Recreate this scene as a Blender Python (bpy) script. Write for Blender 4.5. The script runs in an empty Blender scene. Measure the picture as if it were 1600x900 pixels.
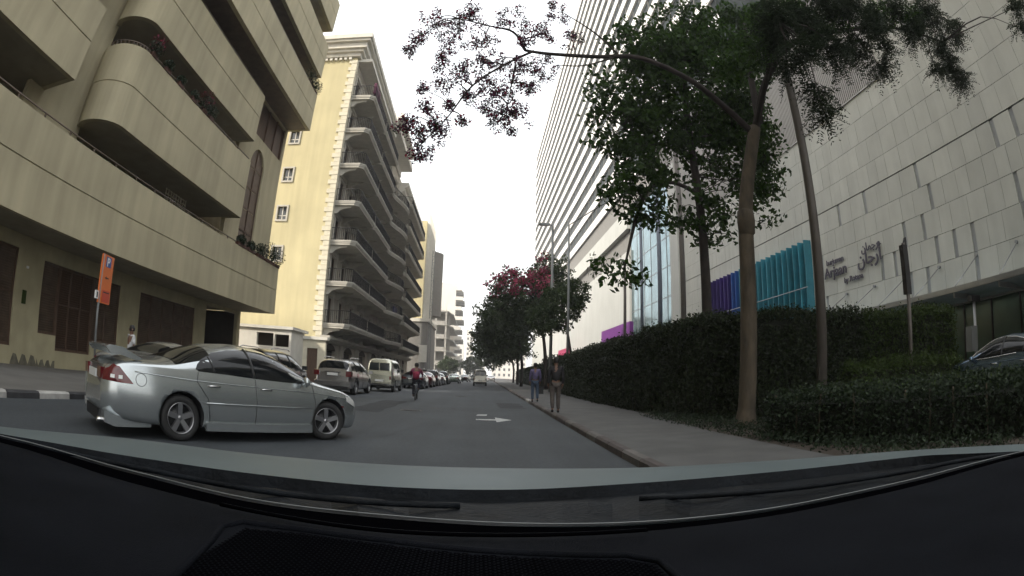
import bpy, bmesh, math, random
import numpy as np
from mathutils import Vector, Matrix
from mathutils.geometry import tessellate_polygon
R = math.radians
random.seed(7); rng = np.random.default_rng(11)
scene = bpy.context.scene
C = scene.collection

# ------------------------------------------------------------------ camera (a wide dash-cam lens), light, exposure
CAM_H, YAW, PITCH, ROLL = 1.22, 0.0600, 0.1667, 0.0292
FPX, LK = 837.74, 0.0916
cd = bpy.data.cameras.new('camera'); cam = bpy.data.objects.new('camera', cd); C.objects.link(cam)
cd.type = 'PANO'; cd.panorama_type = 'FISHEYE_LENS_POLYNOMIAL'; cd.fisheye_fov = R(175)
_k = 36/1600*FPX
cd.fisheye_polynomial_k0 = 0; cd.fisheye_polynomial_k1 = -1/_k; cd.fisheye_polynomial_k2 = 0
cd.fisheye_polynomial_k3 = -LK/_k**3; cd.fisheye_polynomial_k4 = 0
cd.sensor_width = 36; cd.clip_start = 0.02; cd.clip_end = 4000; cd.lens = 16
def _cw(r, u, f):
    c, s = math.cos(ROLL), math.sin(ROLL); r, u = r*c-u*s, r*s+u*c
    c, s = math.cos(PITCH), math.sin(PITCH); y, z = f*c-u*s, f*s+u*c
    c, s = math.cos(YAW), math.sin(YAW); return Vector((r*c+y*s, -r*s+y*c, z))
_m = Matrix((_cw(1,0,0), _cw(0,1,0), -_cw(0,0,1))).transposed().to_4x4(); _m.translation = (0, 0, CAM_H)
cam.matrix_world = _m
scene.camera = cam

SUN_EL, SUN_AZ = 36, 234          # azimuth clockwise from +Y: the sun stands behind and to the left
world = bpy.data.worlds.new('World'); scene.world = world; world.use_nodes = True
wn, wl = world.node_tree.nodes, world.node_tree.links
sky = wn.new('ShaderNodeTexSky'); sky.sky_type = 'NISHITA'; sky.sun_disc = False
sky.sun_elevation = R(SUN_EL); sky.sun_rotation = R(SUN_AZ); sky.air_density = 1.6; sky.dust_density = 6.0; sky.ozone_density = 1.0
hs = wn.new('ShaderNodeMix'); hs.data_type = 'RGBA'; hs.inputs[0].default_value = 0.62
hs.inputs[7].default_value = (9.8, 9.8, 9.7, 1)      # thin bright overcast veil
wl.new(sky.outputs[0], hs.inputs[6]); wl.new(hs.outputs[2], wn['Background'].inputs[0])
wn['Background'].inputs[1].default_value = 0.12
sl = bpy.data.lights.new('sun', 'SUN'); sl.energy = 2.0; sl.angle = R(1.2); sl.color = (1, .93, .82)
sun = bpy.data.objects.new('sun', sl); C.objects.link(sun)
_sd = Vector((math.sin(R(SUN_AZ))*math.cos(R(SUN_EL)), math.cos(R(SUN_AZ))*math.cos(R(SUN_EL)), math.sin(R(SUN_EL))))
sun.rotation_euler = _sd.to_track_quat('Z', 'Y').to_euler(); sun.location = (0, 0, 60)
vs = scene.view_settings; vs.view_transform = 'Standard'; vs.look = 'None'; vs.exposure = 1.25; vs.gamma = 1
scene.cycles.use_denoising = True; scene.cycles.max_bounces = 6; scene.cycles.transparent_max_bounces = 8
scene.cycles.diffuse_bounces = 3; scene.cycles.glossy_bounces = 3; scene.cycles.caustics_reflective = False; scene.cycles.caustics_refractive = False

# ------------------------------------------------------------------ materials
M = {}
def lin(c):
    return tuple((v/255/12.92 if v/255 <= .04045 else ((v/255+.055)/1.055)**2.4) for v in c)
def mat(name, col, rough=.7, metal=0., var=.12, scale=2.5, bump=.0, bscale=40, streak=0., coat=0., objvar=0., spec=.5, stretch=None, objcol=False, track=0.):
    m = bpy.data.materials.new(name); m.use_nodes = True; n, l = m.node_tree.nodes, m.node_tree.links
    b = n['Principled BSDF']; b.inputs['Roughness'].default_value = rough; b.inputs['Metallic'].default_value = metal
    b.inputs['Specular IOR Level'].default_value = spec
    if coat: b.inputs['Coat Weight'].default_value = coat; b.inputs['Coat Roughness'].default_value = .04
    tc = n.new('ShaderNodeTexCoord'); geo = n.new('ShaderNodeNewGeometry')
    src = geo.outputs['Position']
    def noise(sc, vec, det=5):
        t = n.new('ShaderNodeTexNoise'); t.inputs['Scale'].default_value = sc; t.inputs['Detail'].default_value = det; l.new(vec, t.inputs['Vector']); return t.outputs[0]
    def ramp(f, lo, hi):
        r = n.new('ShaderNodeMapRange'); l.new(f, r.inputs[0]); r.inputs[1].default_value = .3; r.inputs[2].default_value = .7
        r.inputs[3].default_value = lo; r.inputs[4].default_value = hi; return r.outputs[0]
    def mul(a, f):
        x = n.new('ShaderNodeVectorMath'); x.operation = 'SCALE'; l.new(a, x.inputs[0]); l.new(f, x.inputs['Scale']); return x.outputs[0]
    if objcol:
        oi = n.new('ShaderNodeObjectInfo'); cur = oi.outputs['Color']
    else:
        rgb = n.new('ShaderNodeRGB'); rgb.outputs[0].default_value = (*col, 1); cur = rgb.outputs[0]
    vec = src
    if stretch:
        mp = n.new('ShaderNodeMapping'); mp.inputs['Scale'].default_value = stretch; l.new(src, mp.inputs['Vector']); vec = mp.outputs[0]
    if var:
        cur = mul(cur, ramp(noise(scale, vec), 1-var, 1+var))
    if streak:
        mp = n.new('ShaderNodeMapping'); mp.inputs['Scale'].default_value = (1.6, 1.6, .12); l.new(src, mp.inputs['Vector'])
        cur = mul(cur, ramp(noise(1.3, mp.outputs[0], 7), 1-streak, 1+streak*.5))
    if track:
        mp = n.new('ShaderNodeMapping'); mp.inputs['Scale'].default_value = (1.5, .03, 1); l.new(src, mp.inputs['Vector']); cur = mul(cur, ramp(noise(1.0, mp.outputs[0], 3), 1-track, 1+track))
        cur = mul(cur, ramp(noise(14, src, 8), 1-track, 1+track))
    if objvar:
        oi = n.new('ShaderNodeObjectInfo'); mr = n.new('ShaderNodeMapRange'); l.new(oi.outputs['Random'], mr.inputs[0])
        mr.inputs[3].default_value = 1-objvar; mr.inputs[4].default_value = 1+objvar; cur = mul(cur, mr.outputs[0])
    l.new(cur, b.inputs['Base Color'])
    if bump:
        bp = n.new('ShaderNodeBump'); bp.inputs['Strength'].default_value = bump; bp.inputs['Distance'].default_value = .02
        l.new(noise(bscale, vec, 6), bp.inputs['Height']); l.new(bp.outputs[0], b.inputs['Normal'])
    M[name] = m
    return m
def leafmat(name, c1, c2, trans=.25, rough=.55):
    m = bpy.data.materials.new(name); m.use_nodes = True; n, l = m.node_tree.nodes, m.node_tree.links
    b = n['Principled BSDF']; b.inputs['Roughness'].default_value = rough; b.inputs['Specular IOR Level'].default_value = .2
    g = n.new('ShaderNodeNewGeometry'); mx = n.new('ShaderNodeMix'); mx.data_type = 'RGBA'
    l.new(g.outputs['Random Per Island'], mx.inputs[0]); mx.inputs[6].default_value = (*c1, 1); mx.inputs[7].default_value = (*c2, 1)
    l.new(mx.outputs[2], b.inputs['Base Color'])
    t = n.new('ShaderNodeBsdfTranslucent'); l.new(mx.outputs[2], t.inputs[0]); ms = n.new('ShaderNodeMixShader'); ms.inputs[0].default_value = trans
    l.new(b.outputs[0], ms.inputs[1]); l.new(t.outputs[0], ms.inputs[2]); l.new(ms.outputs[0], n['Material Output'].inputs[0])
    M[name] = m

mat('asphalt', (.043,.049,.055), .8, var=.16, scale=.45, bump=.5, bscale=70, spec=.35, track=.16)
mat('asphalt_patch', (.027,.030,.034), .85, var=.2, scale=1.5, bump=.4, bscale=90, spec=.3)
mat('sand', (.22,.19,.15), .95, var=.2, scale=.6)
mat('soil', (.045,.035,.026), .95, var=.3, scale=3, bump=.6, bscale=25)
mat('paving', (.072,.072,.070), .85, var=.22, scale=1.6, bump=.2, bscale=60)
mat('paving_left', (.12,.115,.105), .85, var=.16, scale=1.2, bump=.2, bscale=60)
mat('kerb_grey', (.10,.092,.085), .85, var=.25, scale=5, bump=.3)
mat('kerb_dark', (.03,.03,.032), .8, var=.3, scale=6, bump=.3)
mat('kerb_rust', (.06,.048,.045), .85, var=.25, scale=6, bump=.3)
mat('kerb_white', (.36,.35,.33), .8, var=.2, scale=6, bump=.3)
mat('road_paint', (.42,.43,.42), .8, var=.3, scale=9)
mat('concrete_beige', (.405,.36,.24), .85, var=.11, scale=.45, streak=.15, bump=.15, bscale=60)
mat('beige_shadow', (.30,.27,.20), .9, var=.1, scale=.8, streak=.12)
mat('wall_cream', (.40,.36,.23), .9, var=.1, scale=1.5, streak=.1, bump=.15)
mat('wall_peeled', (.13,.12,.09), .95, var=.3, scale=4)
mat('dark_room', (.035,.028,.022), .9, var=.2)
mat('brown_wood', (.085,.05,.032), .6, var=.3, scale=3, stretch=(8,8,1))
mat('brown_slat', (.12,.085,.06), .6, var=.25, scale=3)
mat('bronze_pipe', (.13,.10,.08), .4, metal=.5)
mat('yellow_render', (.53,.475,.29), .9, var=.07, scale=.5, streak=.10, bump=.1)
mat('quoin_stone', (.62,.58,.46), .85, var=.08, scale=3)
mat('moulding', (.66,.64,.58), .85, var=.06, scale=2, streak=.06)
mat('balcony_stone', (.46,.44,.39), .85, var=.08, scale=1.5, streak=.12)
mat('facade_grey', (.42,.39,.33), .9, var=.1, scale=1, streak=.1)
mat('iron', (.014,.013,.014), .5, var=.1)
mat('glass_dark', (.025,.03,.032), .08, var=.1, spec=.8)
mat('glass_tint', (.008,.009,.010), .06, var=0, spec=.3)
mat('glass_blue', (.17,.26,.29), .08, metal=.7, var=.25, scale=.6)
mat('glass_green', (.085,.14,.105), .2, var=.2, scale=.6, spec=.25)
mat('cladding', (.51,.515,.475), .7, var=.05, scale=1.0, streak=.07, objvar=.06)
mat('cladding_back', (.19,.195,.19), .8, var=.1)
mat('cladding_strip', (.33,.345,.36), .7, var=.1, objvar=.1)
mat('mall_white', (.46,.47,.45), .8, var=.04, scale=.4, streak=.05)
mat('mall_grey', (.20,.195,.185), .8, var=.08)
mat('louvre_metal', (.36,.345,.32), .45, metal=.3, var=.06)
mat('tower_white', (.72,.71,.70), .6, var=.04, scale=.5)
mat('tower_glass', (.03,.036,.037), .45, var=.35, scale=.35, spec=.06)
mat('lettering', (.10,.09,.12), .4, metal=.3, var=0)
mat('canopy_glass', (.34,.43,.48), .1, var=.1); M['canopy_glass'].node_tree.nodes['Principled BSDF'].inputs['Alpha'].default_value = .8
mat('steel', (.30,.31,.32), .4, metal=.7, var=.08)
mat('pole_brown', (.095,.083,.074), .6, var=.12, scale=3)
mat('pole_grey', (.18,.19,.19), .5, metal=.4, var=.1)
mat('pole_blue', (.13,.15,.19), .5, metal=.3, var=.1)
mat('bark', (.066,.052,.035), .9, var=.45, scale=5, bump=1.0, bscale=22, stretch=(1,1,.35))
mat('bark_dark', (.028,.022,.019), .95, var=.3, scale=4, bump=.6, bscale=25)
mat('sign_orange', (.62,.15,.035), .5, var=.08)
mat('sign_blue', (.03,.09,.28), .5, var=0)
mat('sign_white', (.7,.7,.68), .5, var=0)
mat('sign_red', (.48,.06,.03), .5, var=0)
mat('black_plastic', (.008,.008,.009), .5, var=.2)
mat('rubber', (.014,.014,.014), .75, var=.2)
mat('rim_metal', (.34,.34,.35), .3, metal=.85, var=.1)
mat('chrome', (.6,.6,.6), .15, metal=1, var=0)
mat('car_paint', (1,1,1), .24, metal=.8, var=.03, scale=1, coat=.6, objcol=True)
mat('lamp_red', (.10,.006,.008), .15, var=.3, scale=12, spec=.8)
mat('lamp_clear', (.6,.6,.58), .1, var=.1, spec=.8)
mat('plate_white', (.7,.7,.68), .5, var=0)
mat('cloth', (1,1,1), .9, var=.25, scale=9, objcol=True)
mat('skin', (.16,.085,.055), .6, var=.1)
mat('hair', (.012,.009,.008), .6, var=.2)
mat('terracotta', (.07,.03,.02), .8, var=.2)
mat('hood_paint', (.09,.112,.116), .55, metal=.0, var=.08, scale=3, coat=.0, spec=.25)
mat('dash_plastic', (.0075,.0085,.011), .85, var=.25, scale=6, bump=.35, bscale=500, spec=.04)
mat('black_gap', (.0015,.0015,.002), 1., var=0, spec=0.)  # black stands in for the shade inside gaps, slots and holes
mat('cowl_plastic', (.005,.0065,.0085), .65, var=.6, scale=7, bump=.3, bscale=60, spec=.12)
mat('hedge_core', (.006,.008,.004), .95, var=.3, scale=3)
mat('purple_panel', (.16,.02,.22), .5, var=.15)
mat('magenta_panel', (.45,.02,.11), .5, var=.15)
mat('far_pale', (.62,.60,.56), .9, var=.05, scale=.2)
mat('concrete_raw', (.30,.29,.27), .9, var=.12, scale=.4, streak=.15)
mat('fin_paint', (1,1,1), .45, var=.12, scale=2, objcol=True)
leafmat('leaf_hedge', (.009,.015,.006), (.026,.038,.013), .15)
leafmat('leaf_low', (.010,.018,.009), (.026,.042,.02), .15)
leafmat('leaf_bright', (.018,.032,.008), (.05,.08,.016), .25)
leafmat('leaf_broad', (.012,.028,.006), (.045,.09,.016), .48)
leafmat('leaf_feather', (.012,.020,.010), (.035,.05,.026), .35)
leafmat('leaf_flower', (.28,.02,.05), (.10,.018,.05), .35)
leafmat('leaf_purple', (.06,.04,.075), (.12,.05,.09), .35)
leafmat('leaf_far', (.018,.032,.012), (.055,.08,.028), .42)
leafmat('leaf_redfar', (.36,.05,.12), (.20,.025,.05), .4)

# ------------------------------------------------------------------ object helpers
def tag(o, label=None, cat=None, group=None, kind=None):
    if label: o['label'] = label
    if cat: o['category'] = cat
    if group: o['group'] = group
    if kind: o['kind'] = kind
    return o
def thing(name, label, cat, loc=(0,0,0), rz=0., group=None):
    o = bpy.data.objects.new(name, None); C.objects.link(o); o.location = loc; o.rotation_euler = (0, 0, rz)
    o.empty_display_size = .2
    return tag(o, label, cat, group)
def link(name, me, m, parent=None, color=None, kind=None):
    o = bpy.data.objects.new(name, me); C.objects.link(o)
    if m is not None and len(me.materials) == 0:
        for mm in (m if isinstance(m, (list, tuple)) else [m]): me.materials.append(M[mm])
    if parent is not None: o.parent = parent
    if color: o.color = (*color, 1)
    if kind: o['kind'] = kind
    return o
class MB:
    def __init__(s): s.v = []; s.f = []; s.m = []; s.sm = []
    def add(s, vs, fs, mi=0, smooth=False):
        b = len(s.v); s.v += [tuple(v) for v in vs]; s.f += [tuple(b+i for i in f) for f in fs]
        s.m += [mi]*len(fs); s.sm += [smooth]*len(fs); return s
    def box(s, x0, x1, y0, y1, z0, z1, mi=0):
        x0, x1 = min(x0,x1), max(x0,x1); y0, y1 = min(y0,y1), max(y0,y1); z0, z1 = min(z0,z1), max(z0,z1)
        return s.add([(x0,y0,z0),(x1,y0,z0),(x1,y1,z0),(x0,y1,z0),(x0,y0,z1),(x1,y0,z1),(x1,y1,z1),(x0,y1,z1)],
              [(0,3,2,1),(4,5,6,7),(0,1,5,4),(1,2,6,5),(2,3,7,6),(3,0,4,7)], mi)
    def tube(s, pts, rad, n=8, mi=0, cap=True, smooth=True):
        pts = [Vector(p) for p in pts]; rs = rad if isinstance(rad, (list,tuple)) else [rad]*len(pts)
        vs = []; prev = None
        for i, p in enumerate(pts):
            d = (pts[min(i+1,len(pts)-1)]-pts[max(i-1,0)]).normalized()
            u = d.orthogonal().normalized() if prev is None else (prev-d*prev.dot(d)).normalized()
            prev = u; w = d.cross(u)
            for k in range(n):
                a = 2*math.pi*k/n; vs.append(p+(u*math.cos(a)+w*math.sin(a))*rs[i])
        fs = [(i*n+k, i*n+(k+1)%n, (i+1)*n+(k+1)%n, (i+1)*n+k) for i in range(len(pts)-1) for k in range(n)]
        s.add(vs, fs, mi, smooth)
        if cap:
            b = len(s.v)-len(vs)
            s.f += [tuple(b+k for k in reversed(range(n))), tuple(b+(len(pts)-1)*n+k for k in range(n))]; s.m += [mi]*2; s.sm += [False]*2
        return s
    def prism(s, poly, z0, z1, mi=0, axis=2):
        """poly: 2D outline; extruded along axis from z0 to z1"""
        n = len(poly)
        def P(a, b, c): return {2:(a,b,c), 1:(a,c,b), 0:(c,a,b)}[axis]
        vs = [P(*p, z0) for p in poly]+[P(*p, z1) for p in poly]
        fs = [tuple(reversed(range(n))), tuple(range(n, 2*n))]+[(i, (i+1)%n, n+(i+1)%n, n+i) for i in range(n)]
        return s.add(vs, fs, mi)
    def lathe(s, prof, axis='y', n=24, c=(0,0,0), mi=0, smooth=True):
        """prof: (radius, along) pairs turned about an axis"""
        vs = []
        for r, a in prof:
            for k in range(n):
                t = 2*math.pi*k/n; x, y = r*math.cos(t), r*math.sin(t)
                vs.append({'y':(c[0]+x, c[1]+a, c[2]+y), 'z':(c[0]+x, c[1]+y, c[2]+a), 'x':(c[0]+a, c[1]+x, c[2]+y)}[axis])
        fs = [(i*n+k, i*n+(k+1)%n, (i+1)*n+(k+1)%n, (i+1)*n+k) for i in range(len(prof)-1) for k in range(n)]
        return s.add(vs, fs, mi, smooth)
    def mesh(s, name='mesh'):
        me = bpy.data.meshes.new(name); me.from_pydata(s.v, [], s.f)
        me.polygons.foreach_set('material_index', s.m); me.polygons.foreach_set('use_smooth', s.sm)
        bm = bmesh.new(); bm.from_mesh(me); bmesh.ops.recalc_face_normals(bm, faces=bm.faces); bm.to_mesh(me); bm.free()
        return me
    def build(s, name, m, parent=None, color=None, kind=None):
        return link(name, s.mesh(name), m, parent, color, kind)
def box(name, m, parent, x0, x1, y0, y1, z0, z1, **k): return MB().box(x0,x1,y0,y1,z0,z1).build(name, m, parent, **k)
def children(o): return [c for c in bpy.data.objects if c.parent == o]
def copy_tree(o, kids=None):
    c = o.copy(); C.objects.link(c)
    for ch in (kids or KID)(o):
        d = copy_tree(ch, kids); d.parent = c
    return c
def KID(o): return list(o.children)
def structure(name, m, mb): return tag(mb.build(name, m), kind='structure')

def quads_mesh(name, cen, u, w):
    """many four-sided leaves: centres, half-axis u and half-axis w (n,3)"""
    n = len(cen); v = np.empty((n, 4, 3), np.float32)
    v[:,0] = cen-u; v[:,1] = cen-w*.9+u*.1; v[:,2] = cen+u; v[:,3] = cen+w*.9+u*.1
    me = bpy.data.meshes.new(name); me.vertices.add(n*4); me.vertices.foreach_set('co', v.ravel())
    me.loops.add(n*4); me.loops.foreach_set('vertex_index', np.arange(n*4, dtype=np.int32))
    me.polygons.add(n); me.polygons.foreach_set('loop_start', np.arange(0, n*4, 4, dtype=np.int32)); me.polygons.foreach_set('loop_total', np.full(n, 4, np.int32))
    me.update(); me.validate(); return me
def rdir(n):
    d = rng.normal(size=(n,3)); return d/np.linalg.norm(d, axis=1)[:,None]
def leaves(name, cen, size, m, parent, asp=.5, jitter=.4, droop=0.):
    n = len(cen); d = rdir(n); d[:,2] -= droop; d /= np.linalg.norm(d,axis=1)[:,None]
    e = np.cross(d, rdir(n)); e /= np.linalg.norm(e,axis=1)[:,None]+1e-9
    s = (size*(1+jitter*(rng.random(n)-.5)*2))[:,None]
    return link(name, quads_mesh(name, cen, d*s, e*s*asp), m, parent, kind='stuff')
def ball(n, r=(1,1,1)):
    return rdir(n)*(rng.random(n)**(1/2.2))[:,None]*np.array(r)

# ------------------------------------------------------------------ ground, road, kerbs, pavements
def kr(y): return 2.08+0.0148*y          # line of the right-hand kerb
structure('ground', 'sand', MB().add([(-400,-200,-.03),(400,-200,-.03),(400,900,-.03),(-400,900,-.03)], [(0,1,2,3)]))
mb = MB(); ys = [-60,0,10,20,40,80,160,400]
for a, b in zip(ys[:-1], ys[1:]):
    mb.add([(-8.03,a,0),(kr(a),a,0),(kr(b),b,0),(-8.03,b,0)], [(0,1,2,3)])
structure('road', 'asphalt', mb)
mb = MB()
mb.prism([(-8.19,-60),(-13.9,-60),(-13.9,400),(-8.19,400)][::-1], -.02, .13)
structure('pavement', 'paving_left', mb)
def inner(y): return float(np.interp(y, [-10,0,6,10.3,16.6,45,120,400], [4.1,4.35,4.54,4.72,5.2,6.4,9,13]))
mb = MB(); ys = list(range(-10, 60, 2))+[60,80,120,200,400]
for a, b in zip(ys[:-1], ys[1:]):
    mb.add([(kr(a)+.16,a,.13),(inner(a),a,.13),(inner(b),b,.13),(kr(b)+.16,b,.13)], [(0,1,2,3)])
structure('pavement', 'paving', mb)
mb = MB()
for a, b in zip(ys[:-1], ys[1:]):
    mb.add([(inner(a)+.1,a,.10),(17.9,a,.10),(17.9,b,.10),(inner(b)+.1,b,.10)], [(0,1,2,3)])
structure('planting_soil', 'soil', mb)
def kerb_mesh(L): # a stone with a chamfered road edge, unit frame: y along, x 0..16 cm
    return MB().prism([(0,-.05),(.16,-.05),(.16,.135),(.035,.135),(0,.10)], .008, L-.008, axis=1)
km = kerb_mesh(.97).mesh('kerb_stone_mesh')
meL = {}
for cn in ('kerb_dark','kerb_white','kerb_rust','kerb_grey'):
    c = km.copy(); c.materials.append(M[cn]); meL[cn] = c
kl = tag(MB().box(-8.2,-8.04,-12,400,-.02,.10).build('kerb', 'kerb_grey'), kind='structure')
for k in range(-8, 56):
    o = link('kerb_stone', meL['kerb_dark' if k%2==0 else 'kerb_white'], None, kl); o.location = (-8.03-.16+.0, 5.75+k*.97, 0); o.scale = (-1,1,1); o.location.x = -8.03
rk = MB()
for a, b in zip(ys[:-1], ys[1:]):
    rk.add([(kr(a)+.01,a,.09),(kr(a)+.16,a,.09),(kr(b)+.16,b,.09),(kr(b)+.01,b,.09),(kr(a)+.01,a,-.02),(kr(b)+.01,b,-.02)], [(0,1,2,3),(0,3,5,4)])
kR = tag(rk.build('kerb', 'kerb_rust'), kind='structure')
for k in range(-4, 60):
    y = 1+k*.97; cn = 'kerb_white' if k in (25,26) else ('kerb_rust' if k%3 else 'kerb_grey')
    o = link('kerb_stone', meL[cn], None, kR); o.location = (kr(y), y, 0); o.rotation_euler.z = -.0148
mb = MB().add([(.0,14.66,.004),(.55,14.68,.004),(.55,14.15,.004),(1.0,14.95,.004),(.55,15.75,.004),(.55,15.05,.004),(.0,14.98,.004)], [(0,1,2,3,4,5,6)])
mb.add([(.0,16.3,.004),(.32,16.35,.004),(.35,16.9,.004),(.05,16.75,.004)], [(0,1,2,3)])
tag(mb.build('road_marking', 'road_paint'), kind='structure')
mb = MB()
for (x, y, r, s) in ((-4.9,13.5,.34,1),(-1.5,19,.3,2),(-2.6,12.2,.12,3),(3.4,23.2,.3,4)):
    z = .134 if x > 3 else .004
    mb.add([(x+r*math.cos(a)*(1+.2*math.sin(3*a+s)), y+r*math.sin(a)*(1+.2*math.cos(2*a+s)), z) for a in [i*math.pi/7 for i in range(14)]], [tuple(range(14))])
tag(mb.build('road_patch', 'kerb_dark'), kind='structure')

for (x0,x1,y0,y1) in ((-3.9,-2.9,15.5,22.5),(.9,1.9,20.5,24.5),(-6.5,-5.9,12.5,30)):
    n = 9; L_ = [(x0+.05*math.sin(i*2.3), y0+(y1-y0)*i/n) for i in range(n+1)]; R_ = [(x1+.05*math.sin(i*1.7+1), y0+(y1-y0)*i/n) for i in range(n+1)]
    tag(MB().add([(x,y,.004) for x,y in L_]+[(x,y,.004) for x,y in reversed(R_)], [tuple(range(2*n+2))]).build('road_patch', 'asphalt_patch'), kind='structure')
cr = MB()
for (x, y, dx, dy, L) in ((-1.8,9.5,.25,1,7),(.6,11,-.12,1,9),(-4.2,20,.9,.3,3.5),(1.2,17.5,.5,.9,3),(-2.2,27,.1,1,14),(-.9,14,1,.15,1.9)):
    n = int(L*4); px_, py_ = x, y; d = math.hypot(dx,dy); ps = []
    for i in range(n): ps.append((px_,py_)); px_ += dx/d*.25+random.uniform(-.05,.05); py_ += dy/d*.25+random.uniform(-.05,.05)
    w = .011; cr.add([(a-w,b,.0045) for a,b in ps]+[(a+w,b,.0045) for a,b in reversed(ps)], [(i,i+1,2*n-2-i,2*n-1-i) for i in range(n-1)])
tag(cr.build('road_cracks', 'kerb_dark'), kind='stuff', label='thin dark cracks wandering over the asphalt in front of the cars')
for (x, y, lb) in ((-2.1,17.2,'round iron manhole cover in the road left of the white arrow'),(-.9,30.5,'round iron manhole cover in the road ahead of the cyclist')):
    t_ = bpy.data.objects.new('manhole_cover', None); C.objects.link(t_); t_.location = (x,y,.004); tag(t_, lb, 'manhole cover', 'manhole covers')
    link('rim', MB().lathe([(.30,.0),(.36,.0),(.36,.006),(.30,.006)], 'z', 24).mesh('rim'), 'kerb_grey', t_)
    c_ = MB().lathe([(.0,.005),(.29,.005),(.29,.0)], 'z', 24)
    for i in range(-3, 4): c_.box(i*.075-.012, i*.075+.012, -.2, .2, .005, .009)
    link('lid', c_.mesh('lid'), 'kerb_dark', t_, kind='stuff')

# ------------------------------------------------------------------ helpers for walls
def ribbon(mb, pts, th, z0, z1, side=1, mi=0):
    """a wall of thickness th following a plan polyline; side=+1 puts the thickness on the left of travel"""
    P = [Vector((p[0],p[1])) for p in pts]; off = []
    for i, p in enumerate(P):
        d = (P[min(i+1,len(P)-1)]-P[max(i-1,0)]).normalized(); off.append(p+Vector((-d.y,d.x))*th*side)
    n = len(P); vs = [(p.x,p.y,z0) for p in P]+[(p.x,p.y,z1) for p in P]+[(p.x,p.y,z0) for p in off]+[(p.x,p.y,z1) for p in off]
    fs = []
    for i in range(n-1):
        fs += [(i,i+1,n+i+1,n+i), (2*n+i+1,2*n+i,3*n+i,3*n+i+1), (n+i,n+i+1,3*n+i+1,3*n+i), (i+1,i,2*n+i,2*n+i+1)]
    fs += [(0,n,3*n,2*n), (n-1,2*n-1+0,4*n-1,3*n-1)]
    return mb.add(vs, fs, mi)
def wall_x(mb, x0, x1, y0, y1, z0, z1, holes, mi=0):
    """wall slab between x0..x1 running along y with rectangular holes (ya,yb,za,zb)"""
    ysplit = sorted({y0, y1, *[h[0] for h in holes], *[h[1] for h in holes]})
    for a, b in zip(ysplit[:-1], ysplit[1:]):
        hs_ = sorted([h for h in holes if h[0] <= a+1e-6 and h[1] >= b-1e-6], key=lambda h: h[2]); z = z0
        for h in hs_:
            if h[2] > z+1e-4: mb.box(x0,x1,a,b,z,h[2],mi)
            z = h[3]
        if z < z1-1e-4: mb.box(x0,x1,a,b,z,z1,mi)
    return mb
def wall_y(mb, y0, y1, x0, x1, z0, z1, holes, mi=0):
    sp = sorted({x0, x1, *[h[0] for h in holes], *[h[1] for h in holes]})
    for a, b in zip(sp[:-1], sp[1:]):
        hs_ = sorted([h for h in holes if h[0] <= a+1e-6 and h[1] >= b-1e-6], key=lambda h: h[2]); z = z0
        for h in hs_:
            if h[2] > z+1e-4: mb.box(a,b,y0,y1,z,h[2],mi)
            z = h[3]
        if z < z1-1e-4: mb.box(a,b,y0,y1,z,z1,mi)
    return mb

# ------------------------------------------------------------------ beige apartment building on the left
LB = thing('apartment_building', 'beige concrete apartment building with deep rounded balcony bands over the left pavement', 'building', (0,0,0))
holes = [(5.2,9.97,.66,3.52),(11.3,12.27,1.17,3.42),(12.27,14.32,.69,3.42),(14.32,16.07,1.17,3.42),(17.5,22.45,1.2,3.42),(23.6,27.5,.13,3.75)]
wall_x(MB(), -13.98, -13.75, -48, 27.9, .1, 3.93, holes).build('wall', 'wall_cream', LB)
for (a, b, h) in ((9.97,11.3,.42),(11.3,12.27,.3),(14.3,16.6,.46),(16.6,17.5,.36),(22.45,23.6,.4)):
    n = 9; top = [(a+(b-a)*i/n, .13+h*(.55+.45*math.sin(i*2.1+a*3))) for i in range(n+1)]
    MB().prism([(a,.13)]+top+[(b,.13)], -13.748, -13.742, axis=0).build('peeled_plaster', 'wall_peeled', LB)
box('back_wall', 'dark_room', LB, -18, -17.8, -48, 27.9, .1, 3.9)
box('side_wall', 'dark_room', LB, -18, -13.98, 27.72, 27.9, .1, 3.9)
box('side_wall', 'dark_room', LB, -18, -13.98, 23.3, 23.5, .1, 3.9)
# brown screens filling the ground-floor openings
def screen(y0, y1, z0, z1, nb, low=None):
    f = MB(); x = -13.86
    f.box(x-.03,x+.04,y0,y0+.08,z0,z1); f.box(x-.03,x+.04,y1-.08,y1,z0,z1); f.box(x-.03,x+.04,y0+.08,y1-.08,z1-.08,z1); f.box(x-.03,x+.04,y0+.08,y1-.08,z0,z0+.08)
    for i in range(1, nb):
        y = y0+(y1-y0)*i/nb; f.box(x-.025,x+.035,y-.035,y+.035,z0+.08,z1-.08)
    zm = z0+(z1-z0)*.55; f.box(x-.02,x+.03,y0+.08,y1-.08,zm-.03,zm+.03)
    w = f.build('window', 'brown_wood', LB)
    s = MB(); z = z0+.1
    while z < z1-.12:
        s.add([(x-.02,y0+.08,z),(x-.02,y1-.08,z),(x+.015,y1-.08,z+.055),(x+.015,y0+.08,z+.055)], [(0,1,2,3)]); z += .075
    s.box(x-.04,x-.035,y0+.05,y1-.05,z0+.05,z1-.05)
    s.build('shutter_slats', 'brown_slat' if nb != 3 else 'brown_wood', w, kind='stuff')
screen(5.2,9.97,.66,3.52,5); screen(11.3,12.27,1.17,3.42,1); screen(12.27,14.32,.69,3.42,3); screen(14.32,16.07,1.17,3.42,2); screen(17.5,22.45,1.2,3.42,5)
MB().box(-13.74,-13.71,10.35,10.55,1.95,2.35).build('notice', 'leaf_bright', LB)
MB().box(-13.74,-13.69,10.4,10.5,3.0,3.07).build('wall_light', 'sign_white', LB)
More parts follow.
